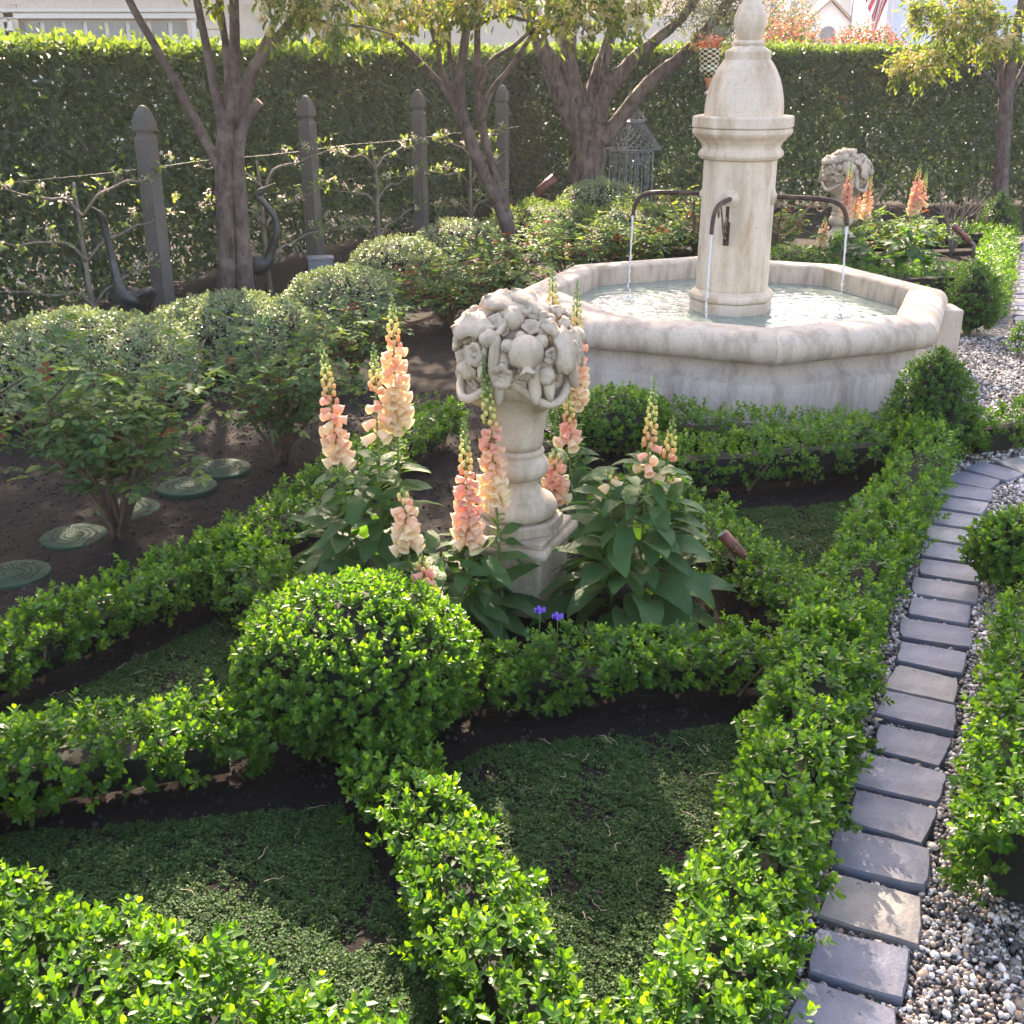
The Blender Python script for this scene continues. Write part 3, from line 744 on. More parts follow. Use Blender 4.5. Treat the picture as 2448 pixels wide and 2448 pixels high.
topiary('box_ball', 'rounded box mound behind the fountain under the far spout', 'topiary', (2.28, 9.2), ell_prof(.36, -.05, .33, 12, -.4), 900, .022, 4, M_BOXD, False)
topiary('box_ball', 'little box tuft just behind the fountain rim by the pillar', 'topiary', (1.25, 8.6), ell_prof(.16, -.02, .2, 10, -.4), 350, .022, 3, M_BOX, False)
topiary('box_ball', 'bright box tuft behind the fountain rim near the water stream', 'topiary', (.62, 8.75), ell_prof(.13, -.02, .22, 10, -.4), 300, .022, 3, M_BOX, False)
box_hedge((1.07, 1.90), (1.58, 2.92), .36, .30, 'thick box hedge at the picture edge beyond the near pavers', 1250, .021, True, 4)

# ================================================================== FOUNTAIN
def sph(r, n=8, s=1.0): return [(max(.0006, r * math.sin(math.pi * i / n)), -r * s * math.cos(math.pi * i / n)) for i in range(n + 1)]
FC = (1.29, 6.70)
def side_mesh(prof, name, closed=False):
    """one eighth of an octagonal ring: profile of (corner radius, z), centred on angle -22.5 deg"""
    V = []; F = []; m = len(prof); cols = 9
    for k in range(cols):
        t = k / (cols - 1); a0, a1 = R(-45), 0
        p0 = np.array([math.cos(a0), math.sin(a0)]); p1 = np.array([1.0, 0.0]); p = p0 + (p1 - p0) * t
        for r, z in prof: V.append((p[0] * r, p[1] * r, z))
    e = m if closed else m - 1
    for k in range(cols - 1):
        for i in range(e): j = (i + 1) % m; F.append((k * m + i, (k + 1) * m + i, (k + 1) * m + j, k * m + j))
    if closed: F.append(tuple(range(m))); F.append(tuple((cols - 1) * m + i for i in range(m - 1, -1, -1)))
    return MB().add(V, F)
def build_fountain():
    t = thing('fountain', 'octagonal stone fountain with pointed central pillar and raised basin', 'fountain', (FC[0], FC[1], 0))
    rimp = [(1.165, .295), (1.20, .296), (1.237, .304), (1.262, .322), (1.278, .348), (1.282, .375), (1.276, .402), (1.258, .428), (1.232, .445), (1.195, .454), (1.12, .457), (1.055, .455), (1.043, .447), (1.04, .43), (1.04, .35), (1.10, .30)]
    rm = side_mesh(rimp, 'rim', True).mesh('rim_section', True); rm.materials.append(M_STONE)
    wallp = [(1.245, -.03), (1.247, .188), (1.24, .193), (1.222, .2), (1.2, .214), (1.184, .232), (1.174, .255), (1.170, .30), (1.165, .31)]
    wm = side_mesh(wallp, 'wall').mesh('basin_wall', True); wm.materials.append(M_BASE)
    ip = [(1.035, .44), (1.032, .1)]; im = side_mesh([ip[1], ip[0]], 'inner').mesh('inner_wall'); im.flip_normals(); im.materials.append(M_STONE)
    for k in range(8):
        for nm, me in (('rim', rm), ('basin_wall', wm), ('inner_wall', im)):
            o = obj(nm, me, None, t); o.rotation_euler = (0, 0, R(45) * k)
            if nm == 'rim':
                b = o.modifiers.new('e', 'EDGE_SPLIT'); b.split_angle = R(50)
    MB().lathe([(1.03, .09), (.001, .09)], 8, cap=False).build('basin_floor', M_STONE, t)
    # small stone pier by the right-hand corner
    MB().box((1.27, -.02, .17), (.14, .2, .36)).build('pier', M_STONE, t, bevel=.008)
    a0 = 0
    def oct_part(nm, prof, mat=M_STONE2, parent=t, bev=.006, n=8, sm=False):
        return MB().lathe(prof, n, (0, 0, 0), a0).build(nm, mat, parent, bevel=bev, smooth=sm)
    base = oct_part('pillar_base', [(.242, .1), (.242, .392), (.235, .398)])
    oct_part('base_moulding', [(.225, .397), (.246, .402), (.252, .415), (.250, .432), (.238, .447), (.226, .455), (.218, .463)], parent=base, bev=.003)
    shaft = oct_part('pillar', [(.214, .46), (.211, .8), (.209, 1.185)], bev=.008)
    cap = oct_part('capital', [(.212, 1.183), (.232, 1.19), (.243, 1.207), (.240, 1.224), (.228, 1.236), (.222, 1.246), (.228, 1.265), (.248, 1.29), (.272, 1.31), (.283, 1.325), (.283, 1.345), (.274, 1.352)], bev=.003)
    oct_part('collar_slab', [(.272, 1.352), (.286, 1.355), (.286, 1.408), (.28, 1.416)], parent=cap)
    dome = oct_part('dome', [(.222, 1.414), (.221, 1.46), (.215, 1.51), (.204, 1.56), (.187, 1.61), (.165, 1.655), (.140, 1.692), (.128, 1.705)], bev=.004)
    oct_part('collar_ring', [(.118, 1.700), (.128, 1.703), (.128, 1.742), (.124, 1.748), (.075, 1.778)], parent=dome, bev=.003)
    fin = oct_part('finial', [(.06, 1.774), (.062, 1.80), (.072, 1.825), (.086, 1.865), (.090, 1.895), (.085, 1.93), (.068, 1.97), (.042, 2.005), (.016, 2.03), (.003, 2.042)], bev=.002)
    MB().lathe([(.066, 1.772), (.079, 1.776), (.085, 1.787), (.079, 1.799), (.06, 1.803)], 24).build('finial_ring', M_STONE2, fin, True)
    # spouts on four faces of the pillar
    for k, ang in enumerate((-112.5, -22.5, 157.5, 67.5)):
        m = MB()
        stube(m, [(.16, 0, .985, .0135), (.3, 0, .985, .0135), (.45, 0, .983, .0135), (.535, 0, .972, .013), (.588, 0, .94, .0125), (.612, 0, .885, .012), (.618, 0, .845, .0115)], 10, 5)
        s = m.build('spout', M_IRON, t, True)
        s.rotation_euler = (0, 0, R(ang))
        b = MB(); pts = []
        # scroll: a flat iron bar curling off the pillar, dipping and ending in a curl under the pipe
        for i in range(22): a = R(20 + i * 19); r = .012 + .0019 * i; pts.append((.245 + r * math.cos(a), 0, .845 + r * math.sin(a)))
        c1 = pts[-1]
        q = [p[:3] for p in spline([(c1[0], 0, c1[2], 0), (.225, 0, .80, 0), (.262, 0, .775, 0), (.315, 0, .80, 0), (.36, 0, .87, 0), (.40, 0, .935, 0), (.43, 0, .965, 0)], 6)]
        b.tube(pts + [tuple(x) for x in q[1:]], .0055, 6)
        pts2 = []
        for i in range(18): a = R(95 - i * 22); r = .030 - .0012 * i; pts2.append((.462 + r * math.cos(a), 0, .936 + r * math.sin(a)))
        b.tube(pts2, .0045, 6)
        b.build('scroll_bracket', M_IRONG, s, True)
        rz = MB(); rz.lathe([(.047, -.004), (.05, .004), (.045, .011), (.034, .013), (.03, .018), (.02, .02), (.015, .028)], 20)
        ro = rz.build('rosette', M_STONE2, s, True); ro.location = (.193, 0, .985); ro.rotation_euler = (0, R(90), 0)
        # weight plate hanging under the pipe
        w = MB(); w.box((.245, 0, .80), (.012, .034, .13)).box((.252, 0, .90), (.008, .02, .1))
        w.build('bracket_plate', M_IRON, s, bevel=.004)
    return t
build_fountain()
def build_water():
    n = 150; R0 = 1.03
    ax = np.linspace(-1, 1, n); X, Y = np.meshgrid(ax, ax); P = np.stack([X.ravel(), Y.ravel(), np.zeros(n * n)], 1)
    # square -> octagon: scale each ray so that the edge meets the inner wall
    a = np.arctan2(P[:, 1], P[:, 0]); sq = np.maximum(np.abs(P[:, 0]), np.abs(P[:, 1])) / np.maximum(np.linalg.norm(P[:, :2], axis=1), 1e-6)
    ap = R0 * math.cos(R(22.5)); m = np.mod(a, R(45)) - R(22.5); edge = ap / np.cos(m)
    P[:, :2] *= (sq * edge)[:, None] 
    W = P + np.array([FC[0], FC[1], 0])
    z = np.zeros(len(P))
    for ang in (-112.5, -22.5, 157.5, 67.5):
        c = np.array([math.cos(R(ang)), math.sin(R(ang))]) * .63; d = np.linalg.norm(P[:, :2] - c, axis=1)
        z += .0042 * np.sin(d * 70) * np.exp(-d * 3.2) + .002 * np.exp(-(d / .03) ** 2)
    z += sinoise(P, 30, 1) * .0016 + sinoise(P, 12, 3) * .0012 + sinoise(P, 75, 5) * .0006
    W[:, 2] = .335 + z
    i = (np.arange(n - 1)[:, None] * n + np.arange(n - 1)[None]).ravel(); F = np.stack([i, i + 1, i + n + 1, i + n], 1)
    o = obj('water', np_mesh('water', W, F, smooth=True), M_WATER); o['kind'] = 'structure'; o['label'] = 'rippling pale green water in the fountain basin'
build_water()
for ang, lab in ((-112.5, 'thin stream of water falling in front of the pillar'), (-22.5, 'thin stream of water falling from the spout right of the pillar'),
                 (157.5, 'thin stream of water falling from the spout left of the pillar')):
    ca, sa = math.cos(R(ang)), math.sin(R(ang)); m = MB(); pts = []; rad = []
    for i in range(30):
        u = i / 45; r = .618 + .012 * u; x, y = FC[0] + ca * r, FC[1] + sa * r
        br = u ** 1.1; pts.append((x + random.gauss(0, .0024) * br * 2, y + random.gauss(0, .0024) * br, .846 - .508 * u)); rad.append(max(.0012, (.0066 - .004 * u) * (1 + random.uniform(-.6, .7) * br)))
    for i in range(34):
        u = .42 + .58 * (i + random.random()) / 34; r = .618 + .012 * u; q = random.uniform(.002, .0052); m.lathe(sph(q, 6, random.uniform(1.2, 3.2)), 7, (FC[0] + ca * r + random.gauss(0, .005) * u, FC[1] + sa * r + random.gauss(0, .005) * u, .846 - .505 * u))
    m.tube(pts, rad, 7)
    st = m.build('water_stream', M_JET, None, True); tag(st, lab, 'water stream', 'streams from the fountain spouts')
    k = 90; dp = np.array([FC[0] + ca * .63, FC[1] + sa * .63, .345]) + rng.normal(0, 1, (k, 3)) * np.array([.05, .05, .008]); dp[:, 2] = np.abs(dp[:, 2] - .335) + .337
    obj('splash_drops', blobs(dp, np.repeat(rng.uniform(.0015, .005, k)[:, None], 3, 1), rng.random(k), True, 'drops'), M_JET, st, kind='stuff')

# ================================================================== STONE URNS WITH FRUIT
def lump_mesh(name, prof, n=14, fn=None, mat=M_URN): me = MB().lathe(prof, n, cap=True, fn=fn).mesh(name, True); me.materials.append(mat); return me
UF = {}
UF['fruit'] = lump_mesh('carved_fruit', sph(.036, 9), 14, lambda a, z: 1 + .04 * math.sin(3 * a))
UF['pomegranate'] = lump_mesh('carved_pomegranate', sph(.054, 12)[:-1] + [(.013, .053), (.017, .062), (.024, .078), (.020, .080), (.009, .066)], 18, lambda a, z: 1 + (.25 * math.sin(5 * a) if z > .065 else .01 * math.sin(4 * a)))
UF['flower'] = lump_mesh('carved_flower', [(.004, -.03), (.02, -.018), (.032, -.004), (.037, .010), (.034, .017), (.022, .014), (.012, .006), (.009, .0), (.005, .008), (.002, .009)], 20, lambda a, z: 1 + (.20 * (abs(math.cos(2.5 * a)) - .6) if z > -.01 else 0))
UF['pod'] = lump_mesh('carved_pod', [(.001, -.075), (.010, -.068), (.019, -.04), (.022, -.005), (.021, .03), (.016, .06), (.010, .074), (.001, .078)], 10, lambda a, z: 1 + .06 * math.cos(3 * a))
lf = []
def leaf_block():
    V = []; F = []; nx_, ny_ = 7, 5
    for s_ in (1, 0):
        for i in range(nx_):
            t = i / (nx_ - 1); w = .028 * math.sin(math.pi * min(1, .12 + t * .88)) ** .7 * (1 + .15 * math.sin(t * 22))
            for j in range(ny_):
                u = j / (ny_ - 1) * 2 - 1; V.append(((t - .4) * .1, u * w, (.018 - .03 * (t - .3) ** 2 * 2 + .008 * abs(u) + .006 * math.cos(u * 9)) - (0 if s_ else .012)))
    n = nx_ * ny_
    for i in range(nx_ - 1):
        for j in range(ny_ - 1):
            q = (i * ny_ + j, (i + 1) * ny_ + j, (i + 1) * ny_ + j + 1, i * ny_ + j + 1); F.append(q); F.append(tuple(x + n for x in q[::-1]))
    edge = [j for j in range(ny_)] + [i * ny_ + ny_ - 1 for i in range(1, nx_)] + [(nx_ - 1) * ny_ + j for j in range(ny_ - 2, -1, -1)] + [i * ny_ for i in range(nx_ - 2, 0, -1)]
    for a, b in zip(edge, edge[1:] + edge[:1]): F.append((a, b, b + n, a + n))
    me = MB().add(V, F).mesh('carved_leaf', True); me.materials.append(M_URN); return me
UF['leaf'] = leaf_block()
def roughen(me, amp, seed):
    P = np.array([v.co[:] for v in me.vertices]); off = np.stack([sinoise(P + seed, 90, k) for k in (1, 4, 7)], 1) * amp + np.stack([sinoise(P + seed, 210, k) for k in (2, 5, 8)], 1) * amp * .5
    me.vertices.foreach_set('co', (P + off).astype(np.float32).ravel()); me.update()
for k_, (nm_, am_) in enumerate((('fruit', .006), ('flower', .008), ('pod', .005), ('leaf', .011), ('pomegranate', .002))): roughen(UF[nm_], am_, k_ * .3)
gv = MB()
for i in range(16):
    rr = .030 * math.sqrt(random.random()); a = i * 2.4; gv.lathe(sph(.0145, 6), 9, (rr * math.cos(a), rr * math.sin(a), random.uniform(-.006, .016) - rr * .3))
UF['grapes'] = gv.mesh('carved_grapes', True); UF['grapes'].materials.append(M_URN)
def build_urn(loc, rz, label, seed):
    rr = random.Random(seed)
    t = thing('garden_urn', label, 'urn', (loc[0], loc[1], 0), 'carved stone urns heaped with fruit')
    pl = MB(); pl.box((0, 0, .085), (.268, .268, .23), R(-22.5)).build('plinth', M_URNB, t, bevel=.012)
    sl = MB().box((0, 0, .217), (.325, .325, .034), R(-22.5)).build('plinth_slab', M_URNB, t, bevel=.014)
    MB().box((0, 0, .243), (.285, .285, .022), R(-22.5)).build('slab_step', M_URNB, sl, bevel=.005)
    MB().lathe([(.148, .252), (.152, .256), (.152, .29), (.146, .294)], 8, a0=0).build('foot_block', M_URNB, t, bevel=.006)
    MB().lathe([(.10, .292), (.122, .296), (.131, .31), (.130, .33), (.12, .348), (.10, .36), (.082, .372), (.070, .392), (.066, .41), (.074, .418), (.078, .424)], 40).build('foot', M_URN, t, True)
    MB().lathe([(.072, .422), (.086, .43), (.098, .445), (.101, .462), (.097, .48), (.086, .495), (.08, .502), (.083, .508), (.087, .514), (.083, .522), (.078, .527)], 48, fn=lambda a, z: 1 + (.018 * abs(math.sin(9 * a)) if .43 < z < .495 else 0)).build('knop', M_URN, t, True)
    lob = lambda a: math.cos(4 * (a - .55))
    bw = MB(); V = []; n = 64
    prof = [(.076, .526), (.082, .55), (.084, .58), (.088, .61), (.097, .64), (.112, .668), (.134, .694), (.158, .715), (.176, .733), (.184, .748), (.181, .757), (.17, .752)]
    bw.lathe(prof, n, fn=lambda a, z: 1 + (.07 * lob(a) * max(0, (z - .6)) / .15))
    bo = bw.build('bowl', M_URN, t, True)
    for v in bo.data.vertices:
        if v.co.z > .66: a = math.atan2(v.co.y, v.co.x); v.co.z += -.035 * lob(a) * (v.co.z - .66) / .09
    lip = []
    for i in range(n + 1):
        a = 2 * math.pi * i / n; r = .184 * (1 + .07 * lob(a) * .147 / .15); lip.append((r * math.cos(a), r * math.sin(a), .752 - .035 * lob(a)))
    MB().tube(lip, .0145, 8, cap=False).build('rolled_lip', M_URN, bo, True)
    MB().lathe([(.001, .70), (.15, .72), (.165, .76), (.165, .82), (.145, .89), (.11, .945), (.06, .98), (.001, .985)], 24, fn=lambda a, z: 1 + .04 * math.sin(5 * a + z * 30)).build('heaped_core', M_URN, t, True)
    def put(kind, a, el, rad=1.0, spin=None, tilt=0, sc=1.0):
        # ellipsoid heap: centre height .845
        d = Vector((math.cos(a) * math.cos(el), math.sin(a) * math.cos(el), math.sin(el)))
        p = Vector((d.x * .196 * rad, d.y * .196 * rad, .845 + d.z * (.165 if d.z > 0 else .13) * rad))
        o = obj(kind, UF[kind], None, t); o.location = p
        q = d.to_track_quat('Z', 'Y')
        if kind == 'pomegranate': q = (d + Vector((0, 0, -1.3))).normalized().to_track_quat('Z', 'Y')
        if kind == 'pod': q = Vector((d.x * .25, d.y * .25, -1)).to_track_quat('-Z', 'Y')
        o.rotation_mode = 'QUATERNION'; o.rotation_quaternion = q @ Matrix.Rotation(rr.uniform(0, 6.28) if spin is None else spin, 3, 'Z').to_quaternion()
        o.scale = (sc, sc, sc * rr.uniform(.9, 1.1)); return o
    f = math.atan2(-loc[1], -loc[0])      # the side that faces the gate
    put('pomegranate', f + .12, R(14), 1.0, sc=1.0); put('pod', f + .28, R(-24), 1.02, 0, sc=1.0); put('pod', f + .5, R(-20), 1.02, 0, sc=.95)
    put('flower', f - .25, R(-12), 1.03, sc=1.05); put('flower', f - .72, R(8), 1.02, sc=1.0); put('fruit', f - .15, R(52), .98, sc=1.05); put('leaf', f - .55, R(66), 1.0, sc=1.6); put('leaf', f + .4, R(72), 1.0, sc=1.5); put('flower', f - .45, R(40), 1.02, sc=1.0)
    put('flower', f + .1, R(64), 1.02, sc=1.0); put('grapes', f + .65, R(42), 1.0, sc=1.05); put('leaf', f + .75, R(8), 1.0, 1.2, sc=1.5); put('leaf', f - 1.0, R(32), 1.02, .3, sc=1.6)
    put('fruit', f - .95, R(-14), 1.0, sc=.9); put('flower', f + .0, R(-32), .98, sc=.8)
    kinds = ['fruit', 'flower', 'leaf', 'grapes', 'fruit', 'leaf', 'flower', 'pod']
    N = 140
    for i in range(N):
        z = 1 - 1.72 * (i + .5) / N; el = math.asin(max(-.72, min(.98, z))); a = i * 2.39996 + seed
        k = kinds[rr.randrange(8)]
        if k == 'pod' and el > R(20): k = 'fruit'
        put(k, a, el, rr.uniform(.90, 1.03), None, 0, rr.uniform(.45, .9))
    return t
build_urn((.02, 3.54), 0, 'carved stone urn heaped with fruit among the near foxgloves', 3)
build_urn((2.74, 9.7), 0, 'smaller looking far stone urn of fruit behind the fountain', 8)

# ================================================================== FOXGLOVES
def bell_mesh(name, mat, s=1.0):
    prof = [(.003, 0), (.0075, .002), (.0115, .008), (.0138, .018), (.0148, .030), (.0158, .039), (.0180, .044), (.0200, .0455), (.0190, .0445), (.0150, .040), (.0135, .030)]
    me = MB().lathe([(r * s, z * s) for r, z in prof], 12, cap=False, fn=lambda a, z: 1 + (.05 * math.sin(5 * a) if z > .0435 * s else 0)).mesh(name, True); me.materials.append(mat); return me
BELLS = {'c': bell_mesh('bell_cream', M_BELLC, 1.0), 'p': bell_mesh('bell_peach', M_BELLP, .97), 'k': bell_mesh('bell_pink', M_BELLK, .9)}
def fox_leaf_mesh(k):
    rr = random.Random(k + 40); rows, cols = 12, 7; V = []; F = []; arch = rr.uniform(.8, 1.8); tw = rr.uniform(-.3, .3)
    for i in range(rows):
        t = i / (rows - 1); w = .012 if t < .1 else .03 + .185 * math.sin(math.pi * ((t - .08) / .92) ** .72) ** .85
        if t > .985: w = .004
        x = math.sin(arch * t) / arch; z = -(1 - math.cos(arch * t)) / arch
        for j in range(cols):
            u = j / (cols - 1) * 2 - 1; a = tw * t
            y = u * w; zz = z + .10 * w * 2.2 * abs(u) ** 1.3 + .010 * math.sin(t * 24 + abs(u) * 5) * abs(u)
            V.append((x - .06 * abs(u) * w, y * math.cos(a) - .02 * math.sin(t * 9 + k), zz + y * math.sin(a)))
    for i in range(rows - 1):
        for j in range(cols - 1): F.append((i * cols + j, (i + 1) * cols + j, (i + 1) * cols + j + 1, i * cols + j + 1))
    me = MB().add(V, F).mesh('foxglove_leaf', True); me.materials.append(M_FOXLEAF); return me
FL = [fox_leaf_mesh(k) for k in range(6)]
def add_leaf(t, p, az, el, ln, roll=0):
    o = obj('leaf', FL[random.randrange(6)], None, t)
    o.location = (p[0] - t.location.x, p[1] - t.location.y, p[2])
    o.rotation_euler = (roll, -el, az); o.scale = (ln, ln * random.uniform(.85, 1.1), ln)
def foxglove(base, label, spikes, nleaf, rad=.2, lmax=.24, seed=1, hmax=.42):
    random.seed(seed)
    t = thing('foxglove', label, 'foxglove', (base[0], base[1], 0), 'foxgloves round the stone urns')
    for sp in spikes:
        top = np.array(sp['top']); b = np.array((sp['base'][0], sp['base'][1], 0.)); f0, f1 = sp['f']    # open flowers between heights f0..f1
        H = top[2]
        pt = lambda z: b + (top - b) * np.array([(z / H) ** 1.25, (z / H) ** 1.25, z / H])
        zs = np.linspace(0, H, 14); st = MB(); st.tube([pt(z) for z in zs], [.0062 - .0042 * z / H for z in zs], 7)
        s = st.build('flower_spike', M_STEM, t, True, world=True)
        # open bells: biggest and palest at the bottom
        z = f0; k = 0; a = random.uniform(0, 6.28)
        dens = sp.get('dens', 1.0)
        while z < f1:
            u = (z - f0) / max(.001, f1 - f0); a += 2.39996 + random.uniform(-.25, .25)
            kind = 'c' if u < .32 else ('p' if u < .68 else 'k')
            if sp.get('tone') == 'pink': kind = 'c' if u < .1 else ('p' if u < .38 else 'k')
            if sp.get('tone') == 'pale': kind = 'c' if u < .55 else 'p'
            if random.random() < .18: kind = random.choice('cp')
            o = obj('bell', BELLS[kind], None, s); p = pt(z); sc = (1.12 - .36 * u) * random.uniform(.9, 1.1)
            dr = R(-30 + 14 * u + random.uniform(-12, 12)); d = Vector((math.cos(a) * math.cos(dr), math.sin(a) * math.cos(dr), math.sin(dr)))
            o.location = Vector(p) + d * .005 - Vector((t.location.x, t.location.y, 0)) - s.location
            o.rotation_mode = 'QUATERNION'; o.rotation_quaternion = d.to_track_quat('Z', 'Y'); o.scale = (sc, sc, sc)
            z += (.0062 + .0035 * u) / dens * random.uniform(.8, 1.2); k += 1
        # buds, smaller and greener towards the tip
        n = int((H - f1) / .0046); zz = f1 + (H - f1) * np.linspace(0, 1, n) ** .9; u = np.linspace(0, 1, n); ang = np.arange(n) * 2.39996
        r = .0088 * (1 - u) ** .8 + .0022; off = .017 * (1 - u) ** .7 + .003
        P = np.stack([pt(q) for q in zz]) + np.stack([np.cos(ang) * off, np.sin(ang) * off, -.004 * (1 - u)], 1)
        hues = np.clip(u * .95 + rng.normal(0, .05, n) + sp.get('green', 0), 0, 1)
        obj('buds', blobs(P, np.stack([r * .8, r * .8, r * 1.15], 1), hues, False, 'buds'), M_BUD, s, True, 'stuff')
        # small bracts along the stem
        n = int(H / .012); zz = rng.uniform(.25 * H, H * .98, n); P = np.stack([pt(q) for q in zz]); aa = rng.uniform(0, 6.28, n)
        D = np.stack([np.cos(aa), np.sin(aa), rng.uniform(.0, .9, n)], 1); L = .045 * (1.05 - zz / H) + .008
        obj('bracts', leaves_mesh('bracts', P, D, np.array([0, 0, 1.]) + rand_dirs(n) * .3, L, L * .4, rng.random(n), rng.random(n) * .5), M_FOXL, s, True, 'stuff')
    nleaf = int(nleaf * 2.3)
    for i in range(nleaf):
        u = i / nleaf; az = i * 2.39996 + random.uniform(-.3, .3); z = .03 + hmax * (u ** .9)
        ln = lmax * (.98 - .58 * u) * random.uniform(.7, 1.12); rr = rad * .35 * (1 - u * .6)
        sp = spikes[i % len(spikes)]; w = u * .8
        cx = base[0] * (1 - w) + (sp['base'][0]) * w; cy_ = base[1] * (1 - w) + sp['base'][1] * w
        add_leaf(t, (cx + math.cos(az) * rr, cy_ + math.sin(az) * rr, z), az, R(random.uniform(-8, 55)), ln, random.uniform(-.4, .4))
    return t
foxglove((-.52, 3.56), 'tall foxglove clump left of the near urn with the longest spike',
    [dict(base=(-.38, 3.60), top=(-.375, 3.55, 1.02), f=(.60, .86), tone='pale', dens=1.15), dict(base=(-.53, 3.52), top=(-.60, 3.52, .885), f=(.50, .69)), dict(base=(-.44, 3.55), top=(-.435, 3.52, .875), f=(.57, .72), dens=.4, green=.05)],
    52, .26, .25, 2, .44)
foxglove((-.16, 3.30), 'foxglove clump in front of the near urn with pink spikes',
    [dict(base=(-.03, 3.36), top=(-.085, 3.36, .875), f=(.42, .66), green=.25), dict(base=(-.13, 3.30), top=(-.145, 3.28, .705), f=(.30, .52), tone='pink', dens=1.3), dict(base=(-.31, 3.22), top=(-.325, 3.18, .52), f=(.33, .47), tone='pale', dens=1.2), dict(base=(-.24, 3.10), top=(-.265, 3.03, .37), f=(.20, .31), dens=1.1)],
    40, .26, .23, 3, .27)
foxglove((.40, 3.36), 'leafy foxglove clump right of the near urn with few open bells',
    [dict(base=(.42, 3.42), top=(.445, 3.45, .79), f=(.46, .56), dens=.45, green=.0), dict(base=(.48, 3.46), top=(.52, 3.52, .64), f=(.42, .50), dens=.4), dict(base=(.33, 3.40), top=(.31, 3.42, .50), f=(.44, .46), dens=.4, green=.1)],
    56, .28, .27, 4, .46)
foxglove((.22, 3.98), 'foxglove clump half hidden behind the near urn',
    [dict(base=(.17, 4.0), top=(.14, 4.02, 1.035), f=(.60, .86), dens=1.2), dict(base=(.24, 4.0), top=(.228, 4.0, .985), f=(.55, .77), dens=1.1), dict(base=(.22, 3.93), top=(.20, 3.9, .62), f=(.43, .50), tone='pink', dens=1.3), dict(base=(.16, 3.82), top=(.15, 3.80, .44), f=(.26, .38), tone='pink', dens=1.2)],
    30, .24, .22, 5, .36)
foxglove((2.72, 9.35), 'far foxglove clump with orange spike in front of the far urn',
    [dict(base=(2.66, 9.35), top=(2.66, 9.3, .97), f=(.55, .80), tone='pink', dens=1.2), dict(base=(2.5, 9.35), top=(2.5, 9.3, .55), f=(.32, .46), tone='pale', dens=1.2)],
    34, .34, .30, 6, .4)
foxglove((2.98, 9.75), 'far slender foxglove close right of the far urn',
    [dict(base=(2.95, 9.75), top=(2.96, 9.75, .92), f=(.50, .70), dens=.8, green=.1), dict(base=(2.86, 9.72), top=(2.86, 9.72, .76), f=(.50, .66), dens=.8)],
    20, .28, .26, 7, .3)
foxglove((3.28, 9.55), 'far foxglove with twin spikes standing away from the urn',
    [dict(base=(3.26, 9.55), top=(3.29, 9.55, .95), f=(.56, .80), tone='pink', dens=1.2), dict(base=(3.32, 9.55), top=(3.35, 9.55, .90), f=(.6, .72), dens=.7, green=.1)],
    34, .36, .30, 8, .4)
random.seed(9)
# ------------------------------------------------------------------ pansies
def pansy(p, label):
    t = thing('pansy', label, 'flower', p, 'purple pansies in the borders')
    m = MB().tube([(0, 0, -p[2]), (0, 0, 0)], .0015, 5); m.build('stalk', M_STEM, t)
    me = MB(); V = [(0, 0, 0)]
    for i in range(9): a = R(-50 + i * 12.5); V.append((math.cos(a) * .017, math.sin(a) * .017, .004 * math.cos(i)))
    me.add(V, [(0, i, i + 1) for i in range(1, 9)]); pm = me.mesh('petal'); pm.materials.append(M_PANSY)
    for k in range(5):
        o = obj('petal', pm, None, t); o.rotation_euler = (R(60), random.uniform(-.2, .2), R(72) * k) ; o.rotation_euler = (R(20), 0, R(72) * k)
pansy((.08, 2.93, .235), 'purple pansy peeping over the hedge below the urn')
pansy((.13, 2.90, .23), 'second purple pansy beside the one below the urn')
pansy((.60, 3.28, .16), 'blue violet pansy between right foxglove and spotlight')
pansy((-.50, 3.04, .22), 'purple pansy just behind the box dome')

# ================================================================== TREES
def crown(name, t, lobes, nclump, per, L, asp, mat, hang=.3, spread=.16, extra=None):
    """clumps of leaves gathered round twig ends inside a set of ellipsoids (cx,cy,cz,rx,ry,rz,weight)"""
    lb = np.array(lobes, float); w = lb[:, 6] / lb[:, 6].sum(); k = rng.choice(len(lb), nclump, p=w)
    d = rand_dirs(nclump); r = rng.random(nclump) ** .42
    Cc = lb[k, :3] + d * r[:, None] * lb[k, 3:6]
    i = np.repeat(np.arange(nclump), per); n = len(i)
    axis = unit(d * .6 + rand_dirs(nclump) * .7 + np.array([0, 0, -.15]))
    u = rng.random(n)
    P = Cc[i] + axis[i] * (u * spread * 1.6)[:, None] + rng.normal(0, spread * .28, (n, 3))
    D = unit(axis[i] * .7 + rand_dirs(n) * .8 + np.array([0, 0, -hang])); N = unit(rand_dirs(n) * .7 + np.array([0, 0, .7]))
    LL = L * rng.uniform(.65, 1.15, n)
    obj('crown', leaves_mesh(name, P, D, N, LL, LL * asp, rng.random(n), (rng.random(n) < .1) * rng.random(n), True, .1, .12), mat, t, True, 'stuff')
    # bare twigs that carry the clumps
    m = MB()
    for j in range(0, nclump, 3):
        a = Cc[j]; b = a + axis[j] * spread * 1.6; m.tube([tuple(a - axis[j] * spread), tuple(a), tuple(b)], [.006, .004, .0015], 4, cap=False)
    m.build('twigs', M_BARK, t, world=True, kind='stuff')
    return Cc, axis
